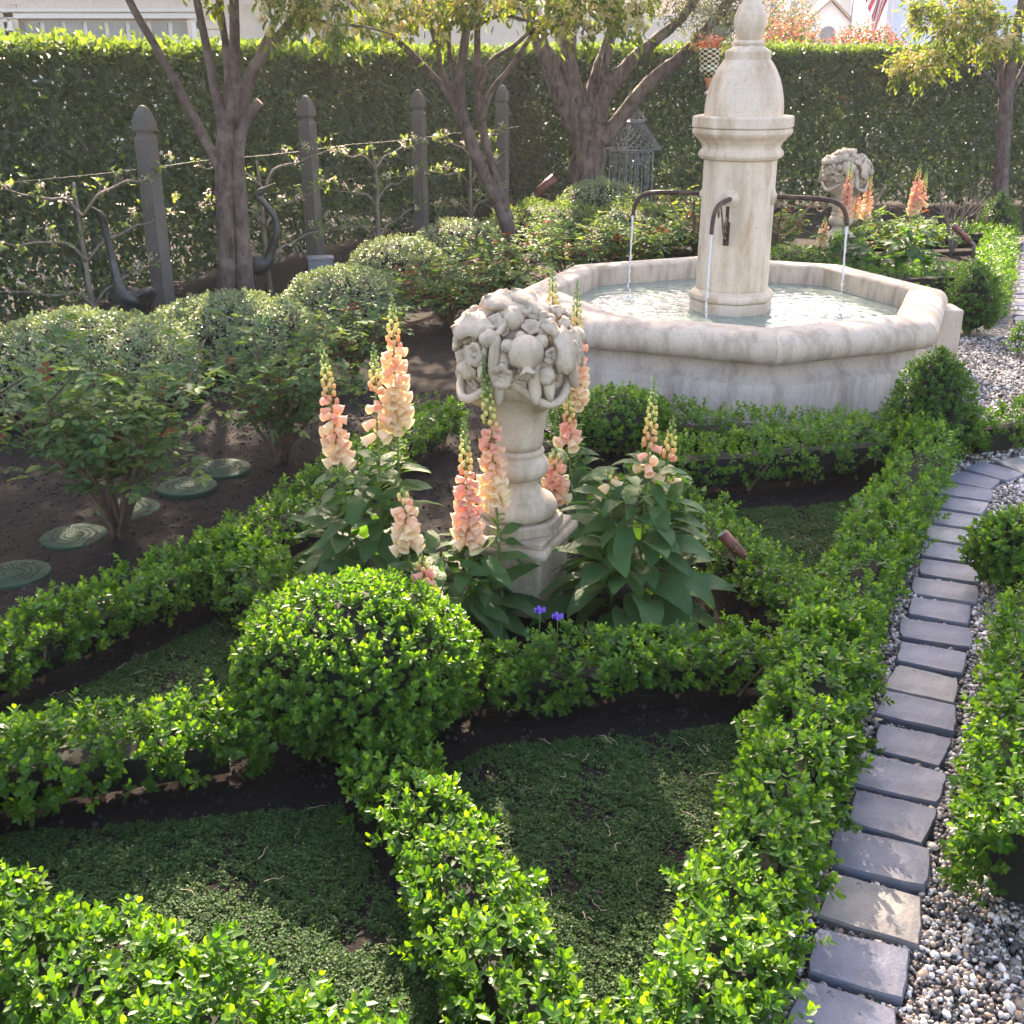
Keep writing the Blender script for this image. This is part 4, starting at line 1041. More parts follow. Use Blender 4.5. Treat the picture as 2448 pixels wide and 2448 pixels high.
def blossoms(t, Cc, axis, n, mat=None):
    pw = np.exp(-np.clip(Cc[:, 2] - 1.9, 0, 9) * 1.6) + .03; j = rng.choice(len(Cc), n, p=pw / pw.sum()); P = []; 
    base = Cc[j] + axis[j] * .06 + rng.normal(0, .04, (n, 3)); k = 16
    P = np.repeat(base, k, 0) + rng.normal(0, .017, (n * k, 3)); r = rng.uniform(.006, .0115, n * k)
    obj('blossom', blobs(P, np.repeat(r[:, None], 3, 1), rng.random(n * k), True, 'blossom'), mat or M_BLOSS, t, True, 'stuff')
def limbs(t, trunks, branches, mat, n=14, jit=.02, k=.76):
    for nm, lst in (('trunk', trunks), ('branch', branches)):
        for b in lst:
            m = MB(); stube(m, [(p[0], p[1], p[2], p[3] * k) for p in b], n if nm == 'trunk' else 9, 6, jit); m.build(nm, mat, t, True, world=True)
# --- T1: bay tree with a double trunk
t1 = thing('bay_tree', 'blossoming tree with smooth double trunk behind the left mounds', 'tree', (-1.98, 8.2, 0), 'pale barked blossoming trees')
limbs(t1, [[(-2.07, 8.2, -.05, .135), (-2.045, 8.2, .15, .105), (-2.02, 8.2, .5, .092), (-1.99, 8.2, .95, .09), (-1.95, 8.19, 1.25, .088), (-1.93, 8.19, 1.38, .07)],
           [(-1.915, 8.2, -.05, .105), (-1.915, 8.2, .2, .085), (-1.905, 8.2, .5, .066), (-1.90, 8.2, .95, .062), (-1.87, 8.2, 1.2, .058), (-1.79, 8.2, 1.36, .052), (-1.71, 8.2, 1.44, .04)]],
      [[(-2.0, 8.19, .95, .05), (-2.06, 8.18, 1.1, .045), (-2.18, 8.17, 1.38, .04), (-2.33, 8.15, 1.72, .036), (-2.50, 8.12, 2.08, .032), (-2.72, 8.1, 2.7, .02), (-2.9, 8.1, 3.4, .01)],
       [(-1.96, 8.18, 1.28, .06), (-2.0, 8.18, 1.5, .044), (-2.03, 8.16, 1.8, .036), (-2.08, 8.1, 2.3, .028), (-2.2, 8.1, 3.2, .012)],
       [(-1.94, 8.22, 1.3, .06), (-1.93, 8.3, 1.6, .042), (-1.97, 8.4, 2.0, .03), (-2.1, 8.6, 3.0, .012)],
       [(-1.91, 8.18, 1.3, .07), (-1.86, 8.16, 1.6, .055), (-1.82, 8.14, 2.0, .042), (-1.78, 8.1, 2.6, .03), (-1.8, 8.1, 3.6, .012)],
       [(-1.88, 8.2, 1.33, .06), (-1.76, 8.22, 1.62, .052), (-1.60, 8.22, 1.80, .045), (-1.43, 8.2, 2.0, .035), (-1.15, 8.2, 2.5, .022), (-.9, 8.2, 3.1, .01)],
       [(-1.86, 8.25, 1.35, .05), (-1.74, 8.36, 1.7, .035), (-1.55, 8.5, 2.1, .026), (-1.3, 8.7, 2.8, .012)],
       [(-1.45, 8.2, 1.98, .02), (-1.2, 8.1, 1.93, .015), (-.95, 8.0, 1.9, .01), (-.75, 7.95, 1.85, .005)]], M_BARK)
c, a = crown('bay_leaves', t1, [(-1.62, 8.0, 2.18, .55, .5, .28, .30), (-1.1, 8.0, 2.06, .42, .45, .16, .2), (-2.25, 8.2, 3.1, 1.55, 1.4, .85, 3.6), (-2.9, 8.4, 4.0, 1.1, 1.2, .7, 1.6)], 760, 22, .085, .38, M_BAY, .35, .15)  # high lobes above the view, shaped to shade the left beds
blossoms(t1, c, a, 620)
# --- T2
t2 = thing('bay_tree', 'leaning blossoming tree beside the third fence post', 'tree', (-.05, 10.9, 0), 'pale barked blossoming trees')
limbs(t2, [[(.02, 10.9, -.05, .10), (-.03, 10.9, .2, .085), (-.12, 10.9, .45, .08), (-.27, 10.9, .75, .076), (-.38, 10.9, 1.02, .075), (-.45, 10.9, 1.25, .068), (-.47, 10.9, 1.5, .06), (-.42, 10.9, 1.85, .052), (-.36, 10.9, 2.2, .045)],
           [(-.02, 10.94, .3, .06), (-.13, 10.95, .62, .052), (-.24, 10.96, 1.0, .05), (-.30, 10.96, 1.35, .046), (-.31, 10.96, 1.8, .04), (-.30, 10.96, 2.3, .03)]],
      [[(-.42, 10.9, 1.12, .06), (-.55, 10.9, 1.38, .05), (-.72, 10.88, 1.58, .045), (-.92, 10.85, 1.78, .04), (-1.2, 10.8, 2.05, .03), (-1.6, 10.7, 2.6, .014)],
       [(-.50, 10.9, 1.35, .045), (-.62, 10.9, 1.6, .036), (-.68, 10.9, 1.85, .03), (-.8, 10.9, 2.3, .02)],
       [(-.48, 10.92, 1.45, .04), (-.56, 10.95, 1.75, .03), (-.55, 11, 2.2, .02)],
       [(-.28, 10.93, 1.2, .038), (-.18, 10.9, 1.45, .034), (-.03, 10.88, 1.62, .03), (.14, 10.85, 1.86, .026), (.4, 10.8, 2.2, .02), (.8, 10.7, 2.7, .01)],
       [(-.29, 10.94, 1.45, .034), (-.2, 10.92, 1.68, .028), (.02, 10.85, 1.82, .026), (.2, 10.8, 1.95, .02), (.5, 10.75, 2.0, .012)],
       [(-.36, 10.9, 2.2, .045), (-.2, 10.9, 3.4, .035), (.1, 10.9, 4.8, .02), (.2, 10.9, 6.0, .008)], [(-.4, 10.9, 1.95, .03), (-.1, 10.8, 2.06, .022), (.2, 10.7, 2.0, .014), (.4, 10.65, 1.98, .008)]], M_BARK)
c, a = crown('bay_leaves', t2, [(-.75, 10.6, 2.14, .62, .5, .22, .22), (-.1, 10.6, 2.26, .55, .5, .18, .16), (.62, 10.6, 2.12, .55, .45, .22, .26), (-.3, 10.7, 3.4, 1.7, 1.4, 1.0, 2.6), (.2, 10.9, 5.2, 1.4, 1.1, 1.1, 3.2)], 1000, 22, .085, .38, M_BAY, .35, .15)  # tallest lobe is out of view, put there to shade the pavers
blossoms(t2, c, a, 900)
# --- T3: old olive
t3 = thing('olive_tree', 'gnarled old olive with thick forked trunk near the hedge corner', 'tree', (.86, 13.2, 0))
limbs(t3, [[(.80, 13.2, -.06, .36), (.82, 13.2, .12, .28), (.85, 13.2, .45, .235), (.86, 13.2, .8, .215), (.85, 13.2, 1.05, .23), (.84, 13.2, 1.22, .20)]],
      [[(.78, 13.18, .82, .13), (.62, 13.15, 1.18, .135), (.50, 13.15, 1.42, .12), (.40, 13.15, 1.68, .11), (.28, 13.15, 1.92, .10), (.1, 13.1, 2.5, .07), (-.2, 13.1, 3.3, .03)],
       [(.80, 13.25, 1.1, .15), (.66, 13.25, 1.42, .12), (.60, 13.25, 1.75, .115), (.62, 13.25, 2.1, .1), (.7, 13.2, 2.8, .06), (.8, 13.2, 3.8, .02)],
       [(.86, 13.25, 1.1, .14), (.92, 13.3, 1.5, .1), (1.02, 13.3, 1.8, .085), (1.15, 13.35, 2.4, .05), (1.3, 13.4, 3.4, .02)],
       [(.92, 13.12, 1.08, .13), (1.0, 13.1, 1.34, .095), (1.15, 13.08, 1.54, .088), (1.3, 13.06, 1.72, .08), (1.5, 13.02, 1.88, .07), (1.85, 13, 2.2, .05), (2.3, 12.9, 2.9, .02)],
       [(.98, 13.15, .88, .12), (1.14, 13.12, 1.06, .1), (1.34, 13.1, 1.32, .092), (1.56, 13.1, 1.55, .085), (1.82, 13.1, 1.74, .078), (2.06, 13.1, 2.0, .07), (2.3, 13.1, 2.32, .06), (2.7, 13.1, 3.1, .03), (3.0, 13.1, 4.0, .012)],
       [(1.06, 13.07, 1.42, .05), (.98, 13.0, 1.62, .045), (1.02, 12.98, 1.85, .04), (1.1, 12.95, 2.2, .03)],
       [(1.15, 13.35, 2.4, .06), (1.0, 12.9, 3.6, .045), (.7, 12.5, 5.0, .03), (.5, 12.4, 6.6, .01)], [(2.3, 13.1, 2.32, .05), (2.4, 12.8, 3.6, .04), (2.3, 12.5, 5.0, .025), (2.2, 12.4, 6.4, .01)]], M_OBARK, 22, .12, .86)
c, a = crown('olive_leaves', t3, [(1.95, 12.9, 2.5, .62, .6, .42, .9), (2.25, 12.9, 2.0, .35, .4, .2, .3), (1.5, 13.1, 3.6, 1.9, 1.5, 1.1, 3.2), (1.3, 13.2, 5.1, 1.9, 1.6, 1.1, 2.6), (2.7, 13.0, 4.7, 1.5, 1.4, 1.2, 2.4), (.5, 12.4, 6.2, 1.5, 1.2, .9, 3.0), (2.2, 12.4, 5.9, 1.3, 1.3, .9, 2.6)], 2300, 30, .058, .26, M_OLIVE, .15, .15)  # upper lobes out of view, added to shade the near beds and path
# --- T4
t4 = thing('bay_tree', 'slender blossoming tree near the far right hedge', 'tree', (5.72, 13.8, 0), 'pale barked blossoming trees')
limbs(t4, [[(5.76, 13.8, -.05, .15), (5.73, 13.8, .25, .122), (5.69, 13.8, .7, .108), (5.65, 13.8, 1.1, .11), (5.63, 13.8, 1.4, .1), (5.64, 13.8, 1.9, .085), (5.66, 13.8, 2.5, .06), (5.7, 13.8, 3.6, .02)]],
      [[(5.60, 13.8, 1.3, .06), (5.52, 13.8, 1.6, .05), (5.40, 13.8, 1.9, .045), (5.30, 13.8, 2.3, .035), (5.1, 13.8, 3.0, .015)],
       [(5.68, 13.8, 1.35, .05), (5.8, 13.8, 1.65, .045), (5.9, 13.8, 2.1, .04), (6.1, 13.8, 2.9, .02)],
       [(5.58, 13.78, 1.3, .026), (5.42, 13.75, 1.5, .022), (5.2, 13.7, 1.62, .019), (4.9, 13.68, 1.66, .016), (4.62, 13.65, 1.64, .011), (4.35, 13.6, 1.62, .006)]], M_BARK)
c, a = crown('bay_leaves', t4, [(4.85, 13.6, 2.15, .45, .4, .20, .7), (4.55, 13.6, 1.68, .28, .3, .10, .25), (5.3, 13.6, 2.0, .35, .4, .22, .4), (5.7, 13.8, 3.4, 1.4, 1.4, .9, 2.2), (5.6, 13.8, 4.7, 1.5, 1.4, 1.0, 2.2)], 560, 20, .08, .38, M_BAY, .35, .15)
blossoms(t4, c, a, 420)

# ================================================================== CLIPPED MOUNDS AND ROSES
PG = 'grey green clipped mounds'
topiary('privet_mound', 'broad pale clipped mound at the picture edge behind the first rose', 'shrub', (-2.30, 5.95), ell_prof(.62, -.1, .45, 14, -.3), 3000, .029, 3, M_PRIV, False, PG, .02, .6, .5, .06, False)
topiary('privet_mound', 'pale clipped mound in front of the double-trunked tree', 'shrub', (-1.72, 6.85), ell_prof(.54, -.1, .38, 14, -.3), 2500, .029, 3, M_PRIV, False, PG, .02, .6, .5, .06, False)
topiary('privet_mound', 'rounded clipped mound directly below the grey electrical box', 'shrub', (-1.13, 7.7), ell_prof(.42, -.06, .41, 14, -.4), 2100, .027, 3, M_PRIV, False, PG, .012, .6, .5, .06, False)
topiary('privet_mound', 'clipped mound between the electrical box and leaning tree', 'shrub', (-.90, 9.1), ell_prof(.40, -.06, .42, 14, -.4), 1200, .026, 3, M_PRIV, False, PG, .014, .6, .5, .06, False)
topiary('privet_mound', 'clipped mound against the foot of the leaning tree', 'shrub', (-.45, 9.95), ell_prof(.42, -.06, .44, 14, -.4), 1100, .027, 3, M_PRIV, False, PG, .016, .6, .5, .06, False)
topiary('privet_mound', 'clipped mound in front of the olive trunk', 'shrub', (.93, 12.15), ell_prof(.50, -.06, .56, 14, -.4), 1200, .03, 3, M_PRIV, False, PG, .016, .6, .5, .06, False)
topiary('privet_mound', 'loose green shrub between olive mound and fountain', 'shrub', (.35, 11.4), ell_prof(.62, -.06, .42, 14, -.4), 1100, .032, 3, M_ROSE, False, None, .05, .6, .5, .06, False)
topiary('privet_mound', 'leafy green shrub behind the left spout of the fountain', 'shrub', (1.25, 11.2), ell_prof(.62, -.06, .42, 14, -.4), 1200, .032, 3, M_ROSE, False, None, .06, .6, .5, .06, False)
def rose_bush(loc, label, h, rad, ncane, nclus, L=.034, red=.12, seed=1, group='rose bushes'):
    random.seed(seed); t = thing('rose_bush', label, 'rose bush', (loc[0], loc[1], 0), group)
    ends = []
    for i in range(ncane):
        a = i * 2.4 + random.uniform(-.4, .4); r = rad * random.uniform(.5, 1.0); hh = h * random.uniform(.7, 1.0) * (1 - .25 * (r / rad) ** 2)
        x, y = loc; pts = [(x + random.uniform(-.02, .02), y + random.uniform(-.02, .02), -.02, .011), (x + math.cos(a) * r * .3, y + math.sin(a) * r * .3, hh * .35, .008), (x + math.cos(a) * r * .65, y + math.sin(a) * r * .65, hh * .68, .006), (x + math.cos(a) * r, y + math.sin(a) * r, hh, .003)]
        m = MB(); stube(m, pts, 6, 4)
        sp = spline(pts, 6)
        for k in range(4):
            q = sp[random.randrange(6, len(sp))]; aa = random.uniform(0, 6.28); l = random.uniform(.08, .22) * (rad / .4); e = (q[0] + math.cos(aa) * l, q[1] + math.sin(aa) * l, q[2] + random.uniform(.0, .14)); m.tube([q[:3], e], [.004, .0018], 5); ends.append((q[:3], e))
        ends.append((sp[len(sp) // 2][:3], sp[-1][:3])); m.build('cane', M_CANE, t, True, world=True)
    E0 = np.array([e[0] for e in ends]); E1 = np.array([e[1] for e in ends]); j = rng.integers(0, len(ends), nclus); u = rng.uniform(-.1, 1.12, nclus)[:, None]
    Cc = E0[j] * (1 - u) + E1[j] * u + rng.normal(0, .045, (nclus, 3)); Cc[:, 2] = np.maximum(Cc[:, 2], h * .3)
    # each rose leaf: a rachis with five leaflets
    az = rng.uniform(0, 6.28, nclus); ax = unit(np.stack([np.cos(az), np.sin(az), rng.uniform(-.6, .7, nclus)], 1)); sd_ = unit(np.cross(ax, np.array([0, 0, 1.]))); up = np.cross(sd_, ax)
    P, D = [], []
    for f, s in ((.35, 1), (.35, -1), (.75, 1), (.75, -1), (1.0, 0)):
        P.append(Cc + ax * (L * 2.1 * f)); D.append(unit(ax * (.75 if s else 1) + sd_ * s * .9 + rand_dirs(nclus) * .25))
    P = np.concatenate(P); D = np.concatenate(D); N = np.tile(up, (5, 1)) + rand_dirs(len(P)) * .45; n = len(P); LL = L * rng.uniform(.7, 1.2, n)
    isred = np.tile(rng.random(nclus) < red, 5)
    tip = np.tile((rng.random(nclus) < .16) * rng.random(nclus), 5); rd = rng.random(n)
    for nm, mk, mt in (('foliage', ~isred, M_ROSE), ('young_leaves', isred, M_ROSER)):
        if mk.sum() > 3: obj(nm, leaves_mesh('rose_' + nm, P[mk], D[mk], N[mk], LL[mk], LL[mk] * .6, rd[mk], tip[mk], True), mt, t, True, 'stuff')
    return t
rose_bush((-1.52, 4.06), 'large rose bush leaning over the nearest green lids', .84, .40, 15, 720, .040, .015, 1)
rose_bush((-1.06, 4.95), 'rose bush with bare lower canes behind the farthest green lid', .70, .36, 12, 560, .036, .03, 2)
rose_bush((-.92, 6.4), 'dark rose bush with red young leaves below the clipped mounds', .50, .26, 9, 230, .042, .14, 3)
rose_bush((-.45, 7.9), 'bronze tinted rose bush left of the fountain basin', .48, .42, 12, 420, .044, .13, 4)
rose_bush((-.10, 8.7), 'dense rose bush close behind the left rim of the fountain', .48, .46, 12, 420, .046, .10, 5)
rose_bush((.45, 9.6), 'low rose bush between the fountain and olive tree', .46, .45, 10, 360, .048, .08, 6)
rose_bush((1.05, 9.9), 'green rose bush behind the fountain below the left spout', .50, .45, 10, 360, .048, .08, 7)
rose_bush((1.75, 10.9), 'rose bush behind the fountain pillar near the iron cage', .68, .45, 9, 330, .05, .05, 8)
rose_bush((3.45, 10.3), 'leafy rose bush behind the far foxgloves', .42, .45, 9, 300, .05, .05, 10)
rose_bush((2.25, 10.6), 'leafy shrub rose left of the far urn', .45, .45, 9, 300, .05, .05, 11)
def bare_shrub(loc, label, seed):
    random.seed(seed); t = thing('bare_shrub', label, 'shrub', (loc[0], loc[1], 0), 'leafless twiggy shrubs')
    for i in range(12):
        a = random.uniform(0, 6.28); r = random.uniform(.08, .26); h = random.uniform(.35, .6); m = MB()
        p = (loc[0] + math.cos(a) * r, loc[1] + math.sin(a) * r, h); m.tube([(loc[0], loc[1], -.02), (loc[0] + math.cos(a) * r * .4, loc[1] + math.sin(a) * r * .4, h * .6), p], [.008, .006, .003], 5)
        for k in range(3): q = (p[0] + random.uniform(-.1, .1), p[1] + random.uniform(-.1, .1), p[2] + random.uniform(-.05, .12)); m.tube([(p[0] * .7 + loc[0] * .3, p[1] * .7 + loc[1] * .3, h * .75), q], [.004, .002], 4)
        m.build('twig', M_ABARK, t, world=True)
bare_shrub((2.35, 10.9), 'leafless twiggy shrub behind and left of the far urn', 21)
bare_shrub((3.15, 10.7), 'leafless twiggy shrub between far urn and twin foxglove spikes', 22)
bare_shrub((4.15, 10.9), 'leafless twiggy shrub near the distant box cone', 23)

# ================================================================== FENCE POSTS, WIRES, ESPALIERS
POST_ROT = math.atan2(4.76, 2.35)
def make_post():
    t = thing('fence_post', '', 'post', (0, 0, 0), 'grey brown fence posts before the tall hedge')
    q = R(45); k = math.sqrt(.5) * 1.0
    sq = lambda prof: MB().lathe([(r * math.sqrt(2), z) for r, z in prof], 4, (0, 0, 0), q)
    sq([(.054, -.05), (.054, 1.215), (.050, 1.222)]).build('shaft', M_POST, t, bevel=.004)
    sq([(.050, 1.221), (.041, 1.238), (.038, 1.25), (.041, 1.262)]).build('neck', M_POST, t, bevel=.003)
    sq([(.041, 1.262), (.056, 1.267), (.059, 1.28), (.054, 1.33), (.042, 1.375), (.024, 1.41), (.012, 1.425)]).build('pointed_cap', M_POST, t, bevel=.004)
    return t
p0 = make_post()
PL = [((-2.43, 7.93), 'nearest fence post with pointed cap, left of the double-trunked tree'), ((-1.66, 9.73), 'second fence post, standing behind the grey electrical box'),
      ((-.87, 11.19), 'third fence post, just left of the leaning tree'), ((-.10, 12.69), 'farthest fence post, between leaning tree and olive')]
for i, (p, lab) in enumerate(PL):
    o = p0 if i == 0 else dup(p0)
    o.location = (p[0], p[1], .0 + .012 * i); o.rotation_euler = (0, 0, POST_ROT + R(4)); o['label'] = lab
fd = np.array([2.35, 4.76]); fd = fd / np.linalg.norm(fd)
f0 = np.array([-2.40, 7.99])
for z, lab in ((.40, 'lowest trellis wire stretched between the fence posts'), (.76, 'middle trellis wire stretched between the fence posts'), (1.04, 'top trellis wire stretched between the fence posts')):
    a = f0 - fd * 3.2; b = f0 + fd * 5.6; pts = [(a[0] + (b[0] - a[0]) * s / 24, a[1] + (b[1] - a[1]) * s / 24, z - .012 * math.sin(math.pi * (s % 5) / 5)) for s in range(25)]
    tag(MB().tube(pts, .0016, 4).build('trellis_wire', M_WIRE), lab, 'wire', 'trellis wires between the posts')
def espalier(s, label, seed, h=1.0):
    random.seed(seed); b = f0 + fd * s + np.array([.05, -.03]); t = thing('espalier_apple', label, 'apple tree', (b[0], b[1], 0), 'blossoming espaliered apple trees')
    m = MB(); stube(m, [(b[0], b[1], -.03, .022), (b[0] + random.uniform(-.02, .02), b[1], .4, .018), (b[0] + random.uniform(-.03, .03), b[1], .75, .014), (b[0] - .03, b[1], h, .009)], 8, 4, .05); m.build('trunk', M_ABARK, t, True, world=True)
    C_, A_ = [], []
    for z in (.22, .52, .80):
        for sg in (1, -1):
            l = random.uniform(.65, .95); pts = []
            for k in range(7):
                u = k / 6; q = b + fd * sg * l * u; rise = .06 + .16 * u ** .7 + random.uniform(-.02, .02); pts.append((q[0] + random.uniform(-.015, .015), q[1] + random.uniform(-.02, .02), z + rise * (0 if k == 0 else 1), .011 * (1 - .75 * u)))
            m = MB(); stube(m, pts, 6, 3, .12)
            sp = spline(pts, 4)
            for q in sp[3::2]:
                e = (q[0] + random.uniform(-.05, .05), q[1] + random.uniform(-.05, .05), q[2] + random.uniform(-.03, .10)); m.tube([q[:3], e], [.003, .0018], 4); C_.append(e)
            m.build('branch', M_ABARK, t, True, world=True)
    C_ = np.array(C_); C_ = C_[rng.random(len(C_)) < .75]; per = 6; n = len(C_) * per; P = np.repeat(C_, per, 0) + rng.normal(0, .018, (n, 3))
    D = unit(rand_dirs(n) + np.array([0, -.2, .35])); L = rng.uniform(.03, .055, n)
    obj('foliage', leaves_mesh('apple_leaves', P, D, np.array([0, -.4, .8]) + rand_dirs(n) * .5, L, L * .5, rng.random(n), rng.random(n) * .6), M_APPLE, t, True, 'stuff')
    B = C_[rng.random(len(C_)) < .42]; k = 12; n = len(B) * k; P = np.repeat(B + np.array([0, -.03, .02]), k, 0) + rng.normal(0, .014, (n, 3)); D = rand_dirs(n); L = rng.uniform(.011, .018, n)
    obj('blossom', leaves_mesh('apple_blossom', P, D, rand_dirs(n), L, L * .9, rng.random(n)), M_APPLEB, t, True, 'stuff')
espalier(-.75, 'blossoming espalier apple left of the nearest fence post', 31)
espalier(1.05, 'blossoming espalier apple behind the double-trunked tree', 32)
espalier(2.62, 'blossoming espalier apple between second and third fence posts', 33, 1.05)
espalier(4.35, 'blossoming espalier apple between third and farthest fence posts', 34, 1.1)

# ================================================================== SMALL GARDEN THINGS
def lid(p, label, first=[None]):
    if first[0] is None:
        t = thing('inspection_lid', label, 'lid', (0, 0, 0), 'round green plastic lids set in the soil')
        lm = MB().lathe([(.128, -.03), (.128, .012), (.126, .017), (.120, .020), (.112, .019), (.108, .0205), (.001, .0215)], 40, cap=False).build('lid', M_LID, t, True)
        hm = MB().lathe([(.013, 0), (.001, 0)], 16, cap=False).mesh('hole_disc'); hm.materials.append(M_HOLE)  # flat black disc; the shade inside a hole is painted by its colour
        for k in range(6): a = R(60) * k + .3; o = obj('hole_disc', hm, None, lm); o.location = (.082 * math.cos(a), .082 * math.sin(a), .0228); o.scale = (1.1, .8, 1)
        dm = MB()
        for q in range(3):
            for k in range(18 + 8 * q): a = 6.283 * k / (18 + 8 * q); r = .035 + .024 * q; dm.box((r * math.cos(a), r * math.sin(a), .0222), (.005, .005, .002))
        dm.build('tread_studs', M_LID, lm, kind='stuff')
        first[0] = t; o = t
    else: o = dup(first[0])
    o.location = (p[0], p[1], p[2]); o.rotation_euler = (random.uniform(-.03, .03), random.uniform(-.03, .03), random.uniform(0, 6)); o['label'] = label
lid((-1.79, 3.72, -0.032), 'green lid at the picture edge, nearest of the row')
lid((-1.70, 4.07, -0.032), 'second nearest green lid, below the big rose bush')
lid((-1.58, 4.36, -0.032), 'green lid half hidden behind the rose stem, middle of row')
lid((-1.40, 4.60, -0.022), 'raised green lid with visible rim, fourth of the row')
lid((-1.31, 4.86, -0.032), 'farthest green lid of the row, near the second rose')
# bronze cranes
def crane(label, body, neck, wingdir, loc, legs):
    t = thing('crane_statue', label, 'statue', loc, 'bronze crane statues')
    m = MB(); stube(m, body + neck, 14, 6); m.build('body', M_BRONZE, t, True, world=True)
    for s in (1, -1):
        c = np.array(body[2][:3]); w = np.array(wingdir, float); sd_ = np.cross(w, [0, 0, 1.]); sd_ /= np.linalg.norm(sd_); m = MB()
        pts = [tuple(c + sd_ * s * o_ + w * f_ + np.array([0, 0, z_])) + (r_,) for o_, f_, z_, r_ in ((.055, .09, .03, .015), (.085, .05, .045, .05), (.10, -.02, .035, .065), (.095, -.10, .0, .055), (.075, -.17, -.05, .03), (.05, -.23, -.10, .008))]
        stube(m, pts, 12, 5, .03, .6); m.build('wing', M_BRONZE, t, True, world=True)
    for l in legs: MB().tube(l, [.009, .007, .009, .006], 7).build('leg', M_BRONZE, t, True, world=True)
    h = neck[-2]; e = neck[-1]
    return t
cx, cy_ = -2.5, 7.42
crane('bronze crane statue facing out, head raised, left of the nearest post',
      [(cx + .02, cy_ + .22, .13, .02), (cx + .015, cy_ + .14, .2, .07), (cx, cy_ + .02, .24, .095), (cx - .005, cy_ - .07, .26, .08), (cx - .01, cy_ - .11, .31, .045)],
      [(cx - .025, cy_ - .12, .42, .03), (cx - .045, cy_ - .1, .56, .024), (cx - .06, cy_ - .1, .68, .021), (cx - .066, cy_ - .105, .76, .026), (cx - .072, cy_ - .13, .80, .026), (cx - .082, cy_ - .17, .835, .012), (cx - .09, cy_ - .22, .86, .003)], (0.05, -1, 0), (cx, cy_, 0),
      [[(cx + dx, cy_ - .01, .2), (cx + dx * 1.1, cy_ - .02, .12), (cx + dx * 1.1, cy_, .06), (cx + dx * 1.2, cy_ - .03, -.02)] for dx in (-.04, .05)])
cx, cy_ = -1.95, 8.62
crane('bronze crane statue with curved neck, half hidden by the double trunk',
      [(cx - .26, cy_, .06, .02), (cx - .18, cy_, .2, .06), (cx - .05, cy_, .27, .09), (cx + .06, cy_, .28, .08), (cx + .12, cy_, .30, .05)],
      [(cx + .15, cy_, .38, .035), (cx + .20, cy_, .50, .028), (cx + .195, cy_, .62, .024), (cx + .13, cy_, .72, .022), (cx + .085, cy_, .77, .024), (cx + .10, cy_, .80, .026), (cx + .15, cy_, .83, .014), (cx + .22, cy_, .865, .003)], (1, .05, 0), (cx, cy_, 0),
      [[(cx + .02, cy_ + dx, .22), (cx + .03, cy_ + dx, .14), (cx, cy_ + dx, .07), (cx + .02, cy_ + dx, -.02)] for dx in (-.04, .04)])
# grey electrical box
eb = thing('electrical_box', 'grey plastic electrical box on a stake above the clipped mound', 'electrical box', (-1.55, 9.3, 0))
MB().box((0, 0, .115), (.20, .13, .19), R(12)).build('housing', M_EBOX, eb, bevel=.006)
MB().box((0, 0, .218), (.215, .145, .022), R(12)).build('cover', M_EBOX, eb, bevel=.006)
MB().box((.02, 0, .0), (.03, .03, .12)).build('stake', M_EBOX, eb)
for dx in (-.07, .07): MB().lathe([(.008, 0), (.008, .004), (.001, .005)], 10, (dx, -.055, .229)).build('screw', M_CAGE, eb)
# spotlights
def spotlight(loc, d, label, L=.17, r=.021, stake=.1):
    t = thing('garden_spotlight', label, 'spotlight', loc, 'copper brown garden spotlights'); d = Vector(d).normalized(); k = Vector((0, 0, stake))
    MB().tube([(0, 0, -.04), (0, 0, stake * .7)], r * .62, 12).build('stake', M_KNUCK, t, True)
    MB().tube([(0, 0, stake * .55), (0, 0, stake * .95), tuple(k + d * .012), tuple(k + d * .05)], [r * .6, r * .72, r * .72, r * .6], 12).build('elbow', M_KNUCK, t, True)
    h = MB().tube([tuple(k + d * .045), tuple(k + d * .05), tuple(k + d * (.05 + L * .55)), tuple(k + d * (.05 + L))], [r * .7, r * .95, r, r], 16).build('lamp_tube', M_COPPER, t, True)
    MB().tube([tuple(k + d * (.05 + L * .62)), tuple(k + d * (.05 + L * .66))], r * 1.1, 16).build('collar', M_COPPER, h, True)
    MB().tube([tuple(k + d * (.05 + L * .98)), tuple(k + d * (.052 + L))], r * .82, 16).build('lens', M_GLASS, h)
spotlight((.845, 3.50, 0), (-.6, .18, .62), 'copper spotlight on a grey elbow in the bed by the urn', .15, .021, .075)
spotlight((3.82, 9.55, 0), (-.6, .1, .5), 'dark tilted spotlight beside the far foxgloves', .2, .022, .28)
spotlight((.22, 12.55, 0), (.5, .1, .42), 'copper spotlight aimed at the olive trunk', .26, .05, .34)
